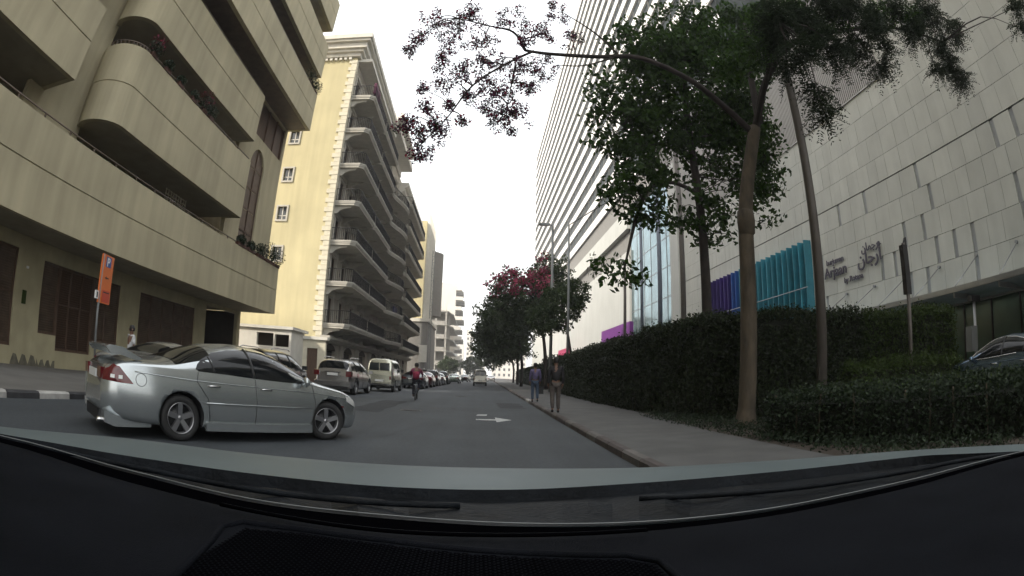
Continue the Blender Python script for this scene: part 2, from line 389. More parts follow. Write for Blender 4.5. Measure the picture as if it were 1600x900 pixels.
# floors / soffits
LEV = [(3.93,-11.5),(7.65,-11.4),(11.6,-11.45)]+[(15.04+3.86*k,-10.8) for k in range(10)]
def band(name, pts, z0, z1, zg, th=.22, side=1, mt='concrete_beige'):
    b = MB(); ribbon(b, pts, th, z0, zg-.02, side); ribbon(b, [(p[0]-.03*0,p[1]) for p in pts], th-.04, zg+.02, z1, side)
    g = [(p[0],p[1]) for p in pts]; P = [Vector(p) for p in g]; off = []
    for i, p in enumerate(P):
        d = (P[min(i+1,len(P)-1)]-P[max(i-1,0)]).normalized(); off.append(tuple(p+Vector((-d.y,d.x))*.035*side))
    ribbon(b, off, th-.1, zg-.025, zg+.025, side)
    return b.build(name, mt, LB)
def curve_bay(xf, yend, x_in=-13.1, y0=10.55):
    """front line of a rounded bay: starts inside at x_in, sweeps round to the front plane xf"""
    pts = [(x_in, y0+.25)]
    r = 1.15; cx, cy = xf-r, y0+r*.9
    for i in range(0, 13):
        a = -math.pi/2-.25+(math.pi/2+.25)*i/12; pts.append((cx+r*math.cos(a), cy+r*.9*math.sin(a)))
    pts.append((xf, yend)); return pts
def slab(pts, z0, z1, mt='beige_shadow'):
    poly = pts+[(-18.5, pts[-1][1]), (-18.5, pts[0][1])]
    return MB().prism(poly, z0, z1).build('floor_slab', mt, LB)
# level 1: one straight band along the whole front
ends = lambda x, y0, y1: [(x, y0), (x, y1), (-12.4, y1+.001)]
band('balcony_front', [(-11.5,-48),(-11.5,27.9)], 3.93, 6.49, 5.25)
band('balcony_end', [(-11.72,27.9),(-18,27.9)], 3.93, 6.49, 5.25)
slab([(-11.73,-48),(-11.73,27.68)], 3.94, 4.2)
slab([(-11.8,-48),(-11.8,27.6)], 5.3, 5.42)
# level 2 near wing, then rounded bay
for (z0, z1, zg) in ((7.93,10.42,9.22),(12.0,14.5,13.2),(16.0,18.5,17.3)):
    band('balcony_front', [(-11.5,-48),(-11.5,8.7)], z0, z1, zg)
    ribbon(MB(), [(-11.73,8.7),(-13.2,8.7)], .2, z0, z1).build('balcony_end', 'concrete_beige', LB)
    slab([(-11.73,-48),(-11.73,8.48)], z0+.01, z0+.25)
for (z0, z1, zg, xf, ye) in ((7.65,10.43,9.02,-11.3,21.7),(11.6,14.15,12.9,-11.4,21.8)):
    p = curve_bay(xf, ye); band('bay_front', p, z0, z1, zg)
    ribbon(MB(), [(xf-.02,ye),(-12.35,ye)], .2, z0, z1).build('balcony_end', 'concrete_beige', LB)
    q = [(x-.22*0-.1, y+.08) for x, y in p]; slab(q[:-1]+[(xf-.22, ye-.2)], z0+.01, z0+.25); slab(q[:-1]+[(xf-.22, ye-.2)], z1-1.0, z1-.88)
for i in range(3, len(LEV)):
    z0, xf = LEV[i]; y0 = 9.3 if i < 4 else 8.8
    band('balcony_front', [(xf,y0),(xf,27.9)], z0, z0+2.5, z0+1.3)
    ribbon(MB(), [(xf-.22,27.9),(-18,27.9)], .2, z0, z0+2.5).build('balcony_end', 'concrete_beige', LB)
    ribbon(MB(), [(xf-.22,y0),(-13.2,y0)], -.2, z0, z0+2.5).build('balcony_end', 'concrete_beige', LB)
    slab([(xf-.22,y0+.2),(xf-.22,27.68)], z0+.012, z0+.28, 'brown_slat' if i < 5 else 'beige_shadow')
# upright walls behind the bands
box('wall', 'concrete_beige', LB, -13.35, -13.12, 7.9, 11.0, 6.0, 52)
box('wall', 'concrete_beige', LB, -13.6, -13.36, -48, 9.0, 20.0, 52); box('roof', 'concrete_beige', LB, -18, -10.8, -48, 27.9, 52, 52.4)  # unseen storeys, rear length and roof added to shade the mall wall
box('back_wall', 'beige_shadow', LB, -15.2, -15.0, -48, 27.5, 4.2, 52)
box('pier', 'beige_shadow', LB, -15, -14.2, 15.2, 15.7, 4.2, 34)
wall_x(MB(), -12.55, -12.3, 21.85, 27.9, 6.0, 52, [(23.55,25.5,6.6,12.3),(22.2,27.6,12.9,14.9)]).build('wall', 'concrete_beige', LB)
# arch head fills the top corners of the tall window
mb = MB(); ya, yb, zs, zt = 23.55, 25.5, 11.2, 12.3; ym = (ya+yb)/2
arc = [(ym+(yb-ya)/2*math.cos(a), zs+(zt-zs)*math.sin(a)) for a in [math.pi*i/14 for i in range(15)]]
mb.prism([(ym,zt+.002)]+[(yb,zt+.002)]+arc[:8], -12.55, -12.301, axis=0); mb.prism([(ya,zt+.002),(ym,zt+.002)]+arc[7:], -12.55, -12.301, axis=0)
mb.build('arch_head', 'concrete_beige', LB)
fr = MB(); x = -12.42
for y in (23.58, 24.5, 25.4): fr.box(x-.03,x+.04,y,y+.07,6.6,12.2)
for z in (6.62, 7.7, 8.85, 10.0, 11.15): fr.box(x-.02,x+.03,23.6,25.45,z,z+.08)
aw = fr.build('arched_window', 'brown_wood', LB)
for j, y in enumerate((23.66, 24.58)):
    for z in (6.72, 7.8, 8.95, 10.1, 11.25):
        box('pane', 'brown_slat', aw, x-.02, x-.012, y, y+.82, z, z+1.04)
fr = MB(); fr.box(-12.5,-12.45,22.2,27.6,12.9,14.9)
for y in (22.2,23.5,24.9,26.2,27.5): fr.box(-12.44,-12.36,y,y+.08,12.9,14.9)
fr.build('window', 'brown_wood', LB)
# handrails on top of the bands
def rail(pts, z, inset=.1):
    m = MB(); m.tube([(p[0]-inset, p[1], z+.16) for p in pts], .025, 6)
    L = 0
    for a, b in zip(pts[:-1], pts[1:]):
        d = math.dist(a, b); n = max(1, int(d/1.3))
        for i in range(n):
            t = i/n; m.box(a[0]+(b[0]-a[0])*t-inset-.02, a[0]+(b[0]-a[0])*t-inset+.02, a[1]+(b[1]-a[1])*t-.03, a[1]+(b[1]-a[1])*t+.03, z-.02, z+.15)
    m.build('handrail', 'bronze_pipe', LB, kind='stuff')
rail([(-11.5,-5),(-11.5,27.7)], 6.49); rail(curve_bay(-11.3,21.6)[3:], 10.43); rail(curve_bay(-11.4,21.7)[3:], 14.15); rail([(-10.8,10),(-10.8,27.7)], 17.54)
# lattice and blinds in the first-floor terrace
mb = MB()
for i in range(9):
    mb.box(-13.0,-12.97,17.2+i*.22,17.23+i*.22,6.3,7.9); mb.box(-13.02,-12.99,17.2,19.0,6.35+i*.18,6.38+i*.18)
mb.build('trellis', 'quoin_stone', LB, kind='stuff')
for (y, w, z) in ((19.0,.9,6.3),(24,1.6,6.3)):
    box('partition', 'beige_shadow', LB, -13.4, -13.2, y, y+w, 4.2, z+.9)
tag(MB().box(-13.4,-12.7,24.6,25.5,5.42,6.9).build('air_conditioner','facade_grey'), 'grey box unit on the first-floor terrace by the arched window', 'air conditioner')

# planters and hanging plants on the ledges
def plant(x, y, z, r, n, label, pot=True, flower=False, group='potted plants along the balcony ledges', L=.4):
    r *= 1.35; n = int(n*1.5)
    t = thing('potted_plant', label, 'plant', (x, y, z), 0, group)
    if pot: MB().box(-.09,.09,-L/2,L/2,0,.14).box(-.10,.10,-L/2-.012,L/2+.012,.14,.165).build('pot', 'terracotta', t)
    c = ball(n, (r*.8, r, r*.8))+np.array([0,0,.12+r*.6]); leaves('foliage', c, .05, 'leaf_low', t, .45)
    if flower:
        c = ball(n//3, (r, r, r*.9))+np.array([0,0,.3+r*.7]); leaves('flowers', c, .035, 'leaf_flower', t, .8)
    s = MB()
    for k in range(5):
        d = rdir(1)[0]*r*.7; s.tube([(0,0,.15),(d[0]*.5,d[1]*.5,.2+r*.4),(d[0],d[1],.25+r*.9)], .007, 4)
    s.build('stems', 'bark', t, kind='stuff')
bx = [(11.9,.30,'bushy green plant in a terracotta trough nearest the rounded corner of the third-floor ledge',True),
      (13.0,.22,'low plant in a trough, second from the rounded corner of the third-floor ledge',False),
      (14.1,.2,'small plant in a trough, third from the rounded corner of the third-floor ledge',False),
      (15.3,.2,'thin plant just before the tall flowering one on the third-floor ledge',False),
      (16.3,.34,'tall flowering plant in a trough, fifth from the rounded corner of the third-floor ledge',True),
      (17.0,.3,'dense dark plant right after the tall flowering one on the third-floor ledge',False)]
for y, r, lb, fl in bx: plant(-11.36, y, 10.44, r, 260, lb, True, fl)
for i, (y, r, lb) in enumerate(((22.6,.25,'low trough plant on the first-floor ledge left of the arched window'),(23.8,.25,'plant in a trough on the first-floor ledge, below the middle of the arched window'),
                 (25.1,.35,'plant in a trough on the first-floor ledge, just right of the arched window'),(26.4,.55,'tall trailing plant on the first-floor ledge before its far corner'),(27.5,.5,'leafy plant spilling over the far corner of the first-floor ledge'))):
    plant(-11.56, y, 6.5, r, 420, lb, L=.9)
plant(-10.9, 26.2, 17.55, .45, 380, 'dark bushy plant on the fifth-floor ledge, uppermost of three near the far corner', group='plants at the far end of the upper ledge')
plant(-10.9, 27.0, 17.55, .4, 350, 'dark bushy plant on the fifth-floor ledge, between two others near the far corner', group='plants at the far end of the upper ledge')
plant(-10.9, 27.65, 17.55, .45, 380, 'dark drooping plant on the fifth-floor ledge right at the far corner', group='plants at the far end of the upper ledge')
plant(-10.9, 22.0, 21.45, .5, 380, 'dark bushy plant on the ledge of the topmost balcony in view', group='plants at the far end of the upper ledge')

# ------------------------------------------------------------------ low white annex and gate between the two buildings
AN = thing('annex', 'low cream annex with open windows in the alley between the beige and yellow buildings', 'building', (0,0,0))
wall_y(MB(), 31, 31.25, -17, -11.5, .1, 3.3, [(-13.95,-12.75,2.25,3.05),(-12.65,-11.65,2.25,3.0)]).build('wall', 'moulding', AN)
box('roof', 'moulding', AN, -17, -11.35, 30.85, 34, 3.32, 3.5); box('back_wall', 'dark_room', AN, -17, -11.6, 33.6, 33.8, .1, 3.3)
box('side_wall', 'moulding', AN, -11.75, -11.5, 31.26, 33.6, .1, 3.3)
GW = thing('gate_wall', 'low cream wall with a dark gate under a bright coping beside the quoined corner', 'wall', (0,0,0))
wall_y(MB(), 33.4, 33.7, -11.5, -9.9, .1, 2.95, [(-11.2,-10.45,.1,2.4)]).build('wall', 'quoin_stone', GW)
box('coping', 'moulding', GW, -11.6, -9.75, 33.25, 33.85, 2.96, 3.15)
box('gate', 'brown_wood', GW, -11.2, -10.45, 33.5, 33.56, .1, 2.4)

# ------------------------------------------------------------------ yellow building with quoins and iron balconies
YB = thing('yellow_building', 'yellow rendered apartment block with cream quoins and stacked iron-railed balconies', 'building', (0,0,0))
FX, GY, ZT = -10.9, 35.5, 25.6
wins = [(-15.3,-14.55,z,z+1.0) for z in (8.55,11.6,14.65,17.8)]
wall_y(MB(), GY, GY+.3, -26, FX, .1, ZT, [(h[0],h[1],h[2],h[3]) for h in wins]+[(-15.4,-14.6,23.6,24.9)]).build('gable_wall', 'yellow_render', YB)
wins.append((-15.4,-14.6,23.6,24.9))
for (a, b, z0, z1) in wins:
    f = MB(); t = .13
    f.box(a-t,a,GY-.08,GY+.02,z0-t,z1+t); f.box(b,b+t,GY-.08,GY+.02,z0-t,z1+t); f.box(a,b,GY-.08,GY+.02,z1,z1+t); f.box(a,b,GY-.08,GY+.02,z0-t,z0)
    w = f.build('window', 'balcony_stone', YB); m = (a+b)/2
    g = MB(); g.box(a,b,GY+.12,GY+.14,z0,z1); g.build('pane', 'glass_dark', w)
    g = MB(); g.box(a,b,GY+.08,GY+.12,z0+.3,z0+.36); g.box(m-.03,m+.03,GY+.08,GY+.12,z0,z1); g.box(a,b,GY+.08,GY+.12,z0,z0+.05); g.build('sash', 'moulding', w)
# quoins: alternating long and short blocks up the corner
qa = MB().box(-.62,.06,-.09,.5,0,.33).mesh('quoin_long'); qb = MB().box(-.42,.05,-.07,.4,0,.33).mesh('quoin_short')
qa.materials.append(M['quoin_stone']); qb.materials.append(M['quoin_stone'])
z, i = .15, 0
while z < ZT-.4:
    o = link('quoin', qa if i%2 == 0 else qb, None, YB); o.location = (FX, GY, z); z += .355; i += 1
# cornice on the gable and the street side
def prof_cornice(mb, along, a0, a1, base, out, z):
    """stepped moulding; along 'x' (faces -y) or 'y' (faces +x)"""
    for (o0, h0, h1) in ((.25,0,.35),(.5,.35,.6),(.75,.6,1.1),(1.05,1.1,1.32),(1.2,1.32,1.75)):
        if along == 'x': mb.box(a0, a1+o0*out, base-o0*out, base+.3, z+h0, z+h1-.003)
        else: mb.box(base-.3, base+o0*out, a0, a1, z+h0, z+h1-.003)
mb = MB(); prof_cornice(mb, 'x', -26, FX, GY, 1.0, ZT+.02); mb.build('cornice', 'moulding', YB)
mb = MB(); prof_cornice(mb, 'y', GY+.3, 51, FX, 1.0, ZT+.02); mb.box(FX-.3,FX+1.22,GY+.3,51,ZT-.25,ZT+.018); mb.build('cornice', 'moulding', YB)
dm = MB().box(0,.22,-.2,0,0,.22).mesh('dentil'); dm.materials.append(M['moulding'])
for k in range(17):
    o = link('dentil', dm, None, YB); o.location = (FX-.7-k*.42, GY, ZT-.24)
mb = MB(); prof_cornice(mb, 'y', 51, 63, FX+.2, 1.3, ZT+1.2); mb.box(FX-.1,FX+1.6,51,63,ZT+.6,ZT+1.2); mb.box(FX-.2,FX+.2,51,63,ZT-.2,ZT+.7); mb.build('cornice', 'moulding', YB)
mb = MB(); prof_cornice(mb, 'y', 63, 82, FX, 1.1, ZT-2.6); mb.build('cornice', 'moulding', YB)
# street wall with a dark door and a window in each bay and storey
FL = [4.1+2.95*i for i in range(7)]
BAY = [(35.7,42),(42,50),(50,63),(63,81)]
hol = []
for z in FL:
    for (a, b) in BAY:
        n = max(2, int((b-a)/3.4)); w = (b-a)/n
        for k in range(n):
            c = a+w*(k+.5); hol.append((c-.75,c+.75,z+.05,z+2.2))
gh = [(36.6+i*5.6, 39.4+i*5.6, .1, 2.45) for i in range(8)]
wall_x(MB(), FX-.35, FX, GY+.31, 82, .1, ZT, hol+gh).build('street_wall', 'facade_grey', YB)
wd = MB().box(-.06,-.03,-.75,.75,0,2.15).mesh('door_mesh'); wd.materials.append(M['glass_dark'])
wf = MB()
for y in (-.75,-.03,.69): wf.box(-.02,.03,y,y+.06,0,2.15)
wf.box(-.02,.03,-.75,.75,2.09,2.15); wf = wf.mesh('door_frame_mesh'); wf.materials.append(M['brown_wood'])
wl_ = MB().box(0,.06,-.9,-.76,0,2.3).box(0,.06,.76,.9,0,2.3).box(0,.1,-.95,.95,2.3,2.48).mesh('door_surround_mesh'); wl_.materials.append(M['balcony_stone'])
for h in hol:
    o = link('balcony_door', wd, None, YB); o.location = (FX-.2, (h[0]+h[1])/2, h[2])
    f = link('door_frame', wf, None, o)
    s = link('door_surround', wl_, None, o); s.location = (.205, 0, 0)
for h in gh:
    box('shop_door', 'dark_room', YB, FX-.3, FX-.24, h[0], h[1], .1, 2.45)
    n = 10; arc = [((h[0]+h[1])/2+1.4*math.cos(math.pi*i/n), 2.46+.5*math.sin(math.pi*i/n)) for i in range(n+1)]
    MB().prism(arc, FX, FX+.03, axis=0).build('fanlight', 'dark_room', YB)
mb = MB(); mb.box(FX,FX+.5,35.3,82,3.06,3.2).box(FX,FX+.7,35.3,82,3.2,3.42).box(FX,FX+.3,35.3,82,2.98,3.06); mb.build('string_course', 'balcony_stone', YB)
for y in (35.75, 41.1, 46.7, 52.3, 57.9, 63.5, 69.1, 74.7): MB().box(FX,FX+.22,y-.3,y+.3,.1,2.97).build('pilaster', 'balcony_stone', YB)
for y in (36.2, 41.1):
    t = MB(); t.tube([(FX+.22,y,2.0),(FX+.5,y,2.1),(FX+.5,y,1.95)], .02, 5); t.lathe([(.0,.0),(.09,.05),(.11,.3),(.02,.42)], 'z', 8, (FX+.5,y,1.55)); t.build('wall_lantern', 'iron', YB)
# balconies
def front_line(a, b, kind):
    xf = -8.95
    if kind == 'bulge':
        pts = [(FX,a),(xf-.25,a)]
        for i in range(15):
            t = i/14; pts.append((xf-.25+.85*math.sin(math.pi*t)**1.3, a+1.2+(b-a-2.4)*t))
        return pts+[(xf-.25,b),(FX,b)]
    return [(FX,a),(xf-.35,a),(xf,a+.35),(xf,b-.02),(FX,b-.02)]
corbel_mesh = MB().prism([(0,-.15),(1.35,-.15),(1.25,-.27),(.8,-.33),(.45,-.46),(.25,-.68),(0,-.72)], 0, .22, axis=1).mesh('corbel_mesh'); corbel_mesh.materials.append(M['balcony_stone'])
def balcony(a, b, z, kind):
    P = front_line(a, b, kind); m = MB()
    m.prism([(x,y) for x,y in P][::-1], z, z+.1)
    shr = lambda q, s: [(FX+(x-FX)*s if x > FX+.01 else x, (a+b)/2+(y-(a+b)/2)*(1-(1-s)*.35)) for x, y in q]
    m.prism(shr(P,.965)[::-1], z-.14, z-.001); m.prism(shr(P,1.02)[::-1], z+.101, z+.2)
    o = m.build('balcony', 'balcony_stone', YB)
    # curved corbels under both ends and the middle
    for y in (a+.25, (a+b)/2, b-.45):
        q = link('corbel', corbel_mesh, None, o); q.location = (FX, y, z)
    r = MB(); top = z+1.1; Q = shr(P, .975)[0:]
    for p, q in zip(Q[:-1], Q[1:]):
        d = math.dist(p, q)
        r.tube([(*p,top),(*q,top)], .032, 4, smooth=False); r.tube([(*p,z+.28),(*q,z+.28)], .018, 4, smooth=False)
        n = max(1, int(d/.14))
        for i in range(n):
            t = i/n; x, y = p[0]+(q[0]-p[0])*t, p[1]+(q[1]-p[1])*t
            w = .012
            r.add([(x-w,y-w,z+.2),(x+w,y+w,z+.2),(x+w,y+w,top),(x-w,y-w,top),(x-w,y+w,z+.2),(x+w,y-w,z+.2),(x+w,y-w,top),(x-w,y+w,top)], [(0,1,2,3),(4,5,6,7)])
            if i%5 == 2:
                r.tube([(x,y,z+.45),(x+.03,y+.09,z+.62),(x,y,z+.8),(x-.0,y-.09,z+.62),(x,y,z+.45)], .012, 3, cap=False)
    r.build('railing', 'iron', o, kind='stuff')
    s = MB().box(-9.6,-9.35,b-.12,b+.08,z+.2,z+1.25); s.build('divider', 'balcony_stone', o)
for zi, z in enumerate(FL):
    for (a, b), kd in zip(BAY, ('s','s','bulge','s')):
        if kd == 'bulge' and zi > 5: continue
        balcony(a, b, z, kd)
tag(MB().box(-9.2,-9.0,36.0,38.0,22.35,23.3).build('cloth', 'cloth', None, (.09,.02,.05)), 'dark red cloth hung over the topmost balcony railing near the corner', 'cloth')
tag(MB().box(-9.1,-8.95,55,57.3,7.5,8.1).build('cloth', 'cloth', None, (.05,.04,.12)), 'dark blue cloth hung over a low balcony railing', 'cloth')

# ------------------------------------------------------------------ buildings farther down the left side
B2 = thing('cream_building', 'narrow cream building with tall vertical strips and a grey lower front beyond the yellow block', 'building', (0,0,0))
wall_y(MB(), 84, 84.3, -30, -9.1, 9.4, 26, []).build('gable_wall', 'yellow_render', B2)
wall_x(MB(), -9.4, -9.1, 84.3, 99, 9.4, 26, [(86,87.6,11,25),(90,91.6,11,25),(94,95.6,11,25)]).build('street_wall', 'quoin_stone', B2)
for y in (86,90,94):
    box('window', 'glass_blue', B2, -9.35, -9.3, y, y+1.6, 11, 25)
    for s in (-.5, 1.6): box('pilaster', 'moulding', B2, -9.1, -8.6, y+s, y+s+.5, 9.4, 27.5)
box('podium', 'mall_grey', B2, -30, -8.1, 84.0-.4, 99, .1, 9.38)
box('ledge', 'moulding', B2, -30, -7.8, 83.4, 99.2, 9.4, 9.9)
mb = MB(); mb.tube([(-8.1,99,9),(-7.9,99,26)], .5, 10); n = 10
mb2 = MB().prism([(-9+2.2*math.sin(math.pi*i/n)*.8, 97+6*i/n) for i in range(n+1)], 12, 24); mb2.build('curved_bay', 'mall_grey', B2)
t = thing('signboard', 'pale cream billboard standing against the grey front before the building frame', 'sign', (-8.6, 83.2, 0))
MB().box(-.75,.6,0,.12,3.0,5.7).build('panel', 'moulding', t); MB().box(-.6,-.5,.12,.22,.1,3.0).box(.35,.45,.12,.22,.1,3.0).build('post', 'steel', t)
t = thing('scaffold_mast', 'tall thin lattice mast beside the cream building', 'mast', (-7.75, 84.5, .1))
mb = MB()
for dx, dy in ((-.18,-.18),(.18,-.18),(.18,.18),(-.18,.18)): mb.box(dx-.03,dx+.03,dy-.03,dy+.03,0,21)
mb.build('upright', 'pole_grey', t); mb = MB()
for k in range(21):
    s = 1 if k%2 else -1; mb.tube([(-.18*s,-.2,k),(.18*s,-.2,k+1)], .03, 4); mb.tube([(-.2,.18*s,k),(-.2,-.18*s,k+1)], .03, 4); mb.box(-.2,.2,-.2,-.16,k-.03,k+.03)
mb.build('lattice', 'pole_grey', t, kind='stuff')

B3 = thing('concrete_frame', 'raw grey concrete building with open floors and projecting balconies far down the street', 'building', (0,0,0))
zs = [.13, 4.2, 8.1, 11.7, 15.5, 19.3]
for z in zs[1:]:
    MB().prism([(-16,150),(-8.9,150),(-8.6,151),(-8.2,156),(-7.6,158),(-7.6,190),(-16,190)], z-.35, z).build('floor_slab', 'concrete_raw', B3)
for z0, z1 in zip(zs[:-1], zs[1:]):
    for x, y in ((-15.6,150.4),(-12.2,150.4),(-9.3,150.4),(-8.9,156),(-8.9,162)):
        box('column', 'concrete_raw', B3, x-.25, x+.25, y-.25, y+.25, z0, z1-.351)
    box('parapet', 'concrete_raw', B3, -16, -9.6, 150.05, 150.2, z0, z0+.9)
    box('inner_wall', 'mall_grey', B3, -16, -8.8, 156.8, 157, z0, z1-.351)
mb = MB()
for i in range(14): x = -15.8+i*.5; mb.tube([(x,150.5,19.3),(x+rng.random()*.1,150.5,20.3+rng.random()*2.2)], .04, 4)
mb.build('rebar', 'pole_grey', B3, kind='stuff')
B4 = thing('white_apartments', 'pale apartment block with staggered boxy balconies behind the concrete frame', 'building', (0,0,0))
box('gable_wall', 'far_pale', B4, -16, -8.7, 192, 230, .1, 34.6)
for i in range(9):
    z = 3.2+3.6*i; dx = .5*(i%2)
    box('balcony', 'far_pale', B4, -8.7, -6.6+dx, 192, 197, z, z+1.3); box('balcony', 'concrete_raw', B4, -8.7, -6.2+dx, 199, 206, z-.8, z+.7)
    box('window', 'glass_dark', B4, -8.7, -8.65, 192.4, 197, z+1.4, z+3)
for (x0, x1, y, h, lb, mt) in ((-15,-8.6,320,20,'hazy pale block with a stepped top at the left end of the street','far_pale'),(-8,-3.5,360,31,'slender hazy tower closing the view at the end of the street','far_pale'),(-3,6,420,11,'low hazy pale building under the trees at the end of the street','far_pale'),(9,30,330,17,'hazy pale block seen beyond the trees on the right','far_pale')):
    t = thing('distant_building', lb, 'building', ((x0+x1)/2, y, 0), 0, 'hazy buildings at the end of the street'); w = (x1-x0)/2
    box('wall', mt, t, -w, w, 0, 12, 0, h); box('roof', 'moulding', t, -w*.6, w*.6, 1, 9, h, h+2.2)
    for r in range(int(h/3.6)):
        for k in range(max(2, int(w*2/3))):
            x = -w+(k+.5)*2*w/max(2,int(w*2/3)); box('window', 'glass_dark', t, x-.6, x+.6, -.05, .02, 1.6+r*3.4, 3.2+r*3.4)

# ------------------------------------------------------------------ the mall on the right
MX = 18.0
ML = thing('shopping_mall', 'pale stone-clad mall with staggered panels, a canopy and dark battened upper wall', 'building', (0,0,0))
box('backing_wall', 'cladding_back', ML, MX+.08, MX+.5, -6, 44.2, 3.4, 24.4)
rows = [3.75,4.1,5.22,6.34,7.46,8.58,9.7,10.9,12.1,13.3,14.5,15.7,16.9,18.1,19.3,20.5,21.7,22.9,24.1]
panels = []; strips = []
for r, (z0, z1) in enumerate(zip(rows[:-1], rows[1:])):
    y = -5+rng.random()*.7; ymax = 44 if z1 < 14.6 else 14.9
    while y < ymax-.05:
        w = float(rng.choice([.74,.9,.98,1.1])); w = min(w, ymax-y)
        zz0 = z0+(.045 if abs(z0-9.7) < .01 else 0)
        panels.append((y, w, zz0, z1)); y += w
        if z1 < 9.8 and rng.random() < .30 and y < 24:
            strips.append((y, .24, z0, z1)); y += .24
cache = {}
def panel_mesh(w, h, nm='cladding', d=.07):
    k = (round(w,2), round(h,2), nm)
    if k not in cache:
        me = MB().box(-d, 0, .006, w-.006, .008, h-.012).mesh('panel_mesh'); me.materials.append(M[nm]); cache[k] = me
    return cache[k]
inview = lambda p: 2.5 < p[0] and (p[2]-1.2)/max(p[0],.1) < 3.2
vis = sorted([p for p in panels if inview(p)], key=lambda p: p[0]+.4*p[2])[:300]; vs_ = set(vis)
for (y, w, z0, z1) in vis:
    o = link('panel', panel_mesh(w, z1-z0), None, ML); o.location = (MX+.002+(rng.random()-.5)*.010, y, z0)
rest = MB()
for p in panels:
    if p not in vs_: rest.box(MX-.07+(rng.random()-.5)*.01, MX+.002, p[0]+.006, p[0]+p[1]-.006, p[2]+.008, p[3]-.012)
rest.build('cladding_panels', 'cladding', ML, kind='stuff')
for (y, w, z0, z1) in strips:
    o = link('recessed_strip', panel_mesh(w, z1-z0, 'cladding_strip', .02), None, ML); o.location = (MX+.012, y, z0)
# battened wall above the cladding
mb = MB(); y = 15.0
while y < 46:
    mb.box(MX-.12, MX+.05, y, y+.075, 14.56, 24.4); y += .165
mb.build('battens', 'louvre_metal', ML, kind='stuff')
box('trim', 'louvre_metal', ML, MX-.14, MX+.02, 14.92, 44.2, 14.5, 14.555); box('trim', 'louvre_metal', ML, MX-.16, MX+.02, 14.86, 14.98, 14.56, 24.4)
# white pier, glass curtain, plain white wall and the stepped fascia under the tower
box('pier', 'mall_white', ML, 17.6, 18.6, 44.2, 46.3, .1, 21.4)
cu = box('curtain_backing', 'glass_dark', ML, 18.5, 18.6, 46.3, 61.5, .1, 21.4)
for j in range(6):
    for i in range(7):
        y0 = 46.3+j*2.53; z0 = .2+i*3.0
        box('glass_pane', 'glass_blue', ML, 18.2, 18.24, y0+.04, y0+2.49, z0+.04, z0+2.96)
mb = MB()
for j in range(7): mb.box(18.16,18.26,46.28+j*2.53-.03,46.28+j*2.53+.03,.1,21.3)
for i in range(8): mb.box(18.17,18.25,46.4,61.4,.2+i*3.0-.03,.2+i*3.0+.03)
mb.build('mullions', 'steel', ML)
box('white_wall', 'mall_white', ML, 17.9, 18.6, 61.5, 176, .1, 16.9)
box('recess_band', 'mall_grey', ML, 18.3, 18.8, 61.5, 176, 16.9, 19.6)
box('fascia', 'mall_white', ML, 17.7, 18.7, 46.3, 176, 19.62, 22.1) if False else box('fascia', 'mall_white', ML, 17.7, 18.7, 61.5, 176, 19.62, 22.1)
box('soffit', 'mall_grey', ML, 17.9, 40, 44.25, 176, 22.12, 24.75)
# canopy with tie rods over green shop glass
CZ = 3.68
mb = MB(); mb.add([(15.6,-4,CZ),(17.85,-4,CZ-.22),(17.85,24,CZ-.22),(15.6,24,CZ),(15.6,-4,CZ-.05),(17.85,-4,CZ-.27),(17.85,24,CZ-.27),(15.6,24,CZ-.05)], [(0,1,2,3),(7,6,5,4),(0,3,7,4),(2,1,5,6),(3,2,6,7),(1,0,4,5)])
cp = mb.build('canopy', 'canopy_glass', ML)
MB().box(15.5,15.62,-4,24,CZ-.12,CZ+.06).box(17.75,17.9,-4,24,CZ-.32,CZ-.16).build('canopy_edge', 'steel', cp)
for k in range(12):
    y = -2.5+k*2.3; MB().tube([(15.65,y,CZ+.05),(17.9,y+.1,5.05)], .02, 5).tube([(17.8,y+.1,5.05),(17.93,y+.1,5.05)], .07, 8).build('tie_rod', 'steel', cp)
    MB().box(15.6,17.8,y-.03,y+.03,CZ-.3,CZ-.13).build('canopy_beam', 'steel', cp)
for k in range(21):
    y = -5+k*1.6; box('shop_pane', 'glass_green', ML, 18.2, 18.23, y+.03, y+1.57, .2, 3.38); box('mullion', 'iron', ML, 18.12, 18.26, y-.03, y+.03, .1, 3.4)
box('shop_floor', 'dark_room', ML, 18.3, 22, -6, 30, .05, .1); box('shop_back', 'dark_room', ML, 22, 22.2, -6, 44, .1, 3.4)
for (y, z) in ((5.6,2.6),(6.3,2.2)): box('ceiling_lamp', 'sign_white', ML, 18.1, 18.18, y, y+.55, z, z+.06)
# zig-zag coloured fins
nf = 22
for k in range(nf):
    y = 23.7+k*.64; t = k/(nf-1)
    col = ((.03,.20,.27) if t < .62 else ((.015,.07,.27) if t < .72 else (.03,.012,.13)))
    s = .85+.35*((k*37)%10)/10; col = tuple(c*s for c in col)
    MB().prism([(17.93,y),(17.45,y+.04),(17.42,y+.09),(17.93,y+.635)], 1.0, 8.55).build('coloured_fin', 'fin_paint', ML, color=col)
mb = MB(); mb.tube([(17.38,23.6,5.9),(17.38,37.9,5.9)], .03, 5); mb.build('fin_rail', 'steel', ML)
tag(MB().box(15,15.4,51.5,64,.1,7.0).build('display_panel', 'purple_panel'), 'purple panel standing above the hedge before the white wall', 'display panel')
tag(MB().box(15,15.4,89.5,99.5,.1,6.4).build('display_panel', 'magenta_panel'), 'magenta panel above the hedge farther down the white wall', 'display panel')

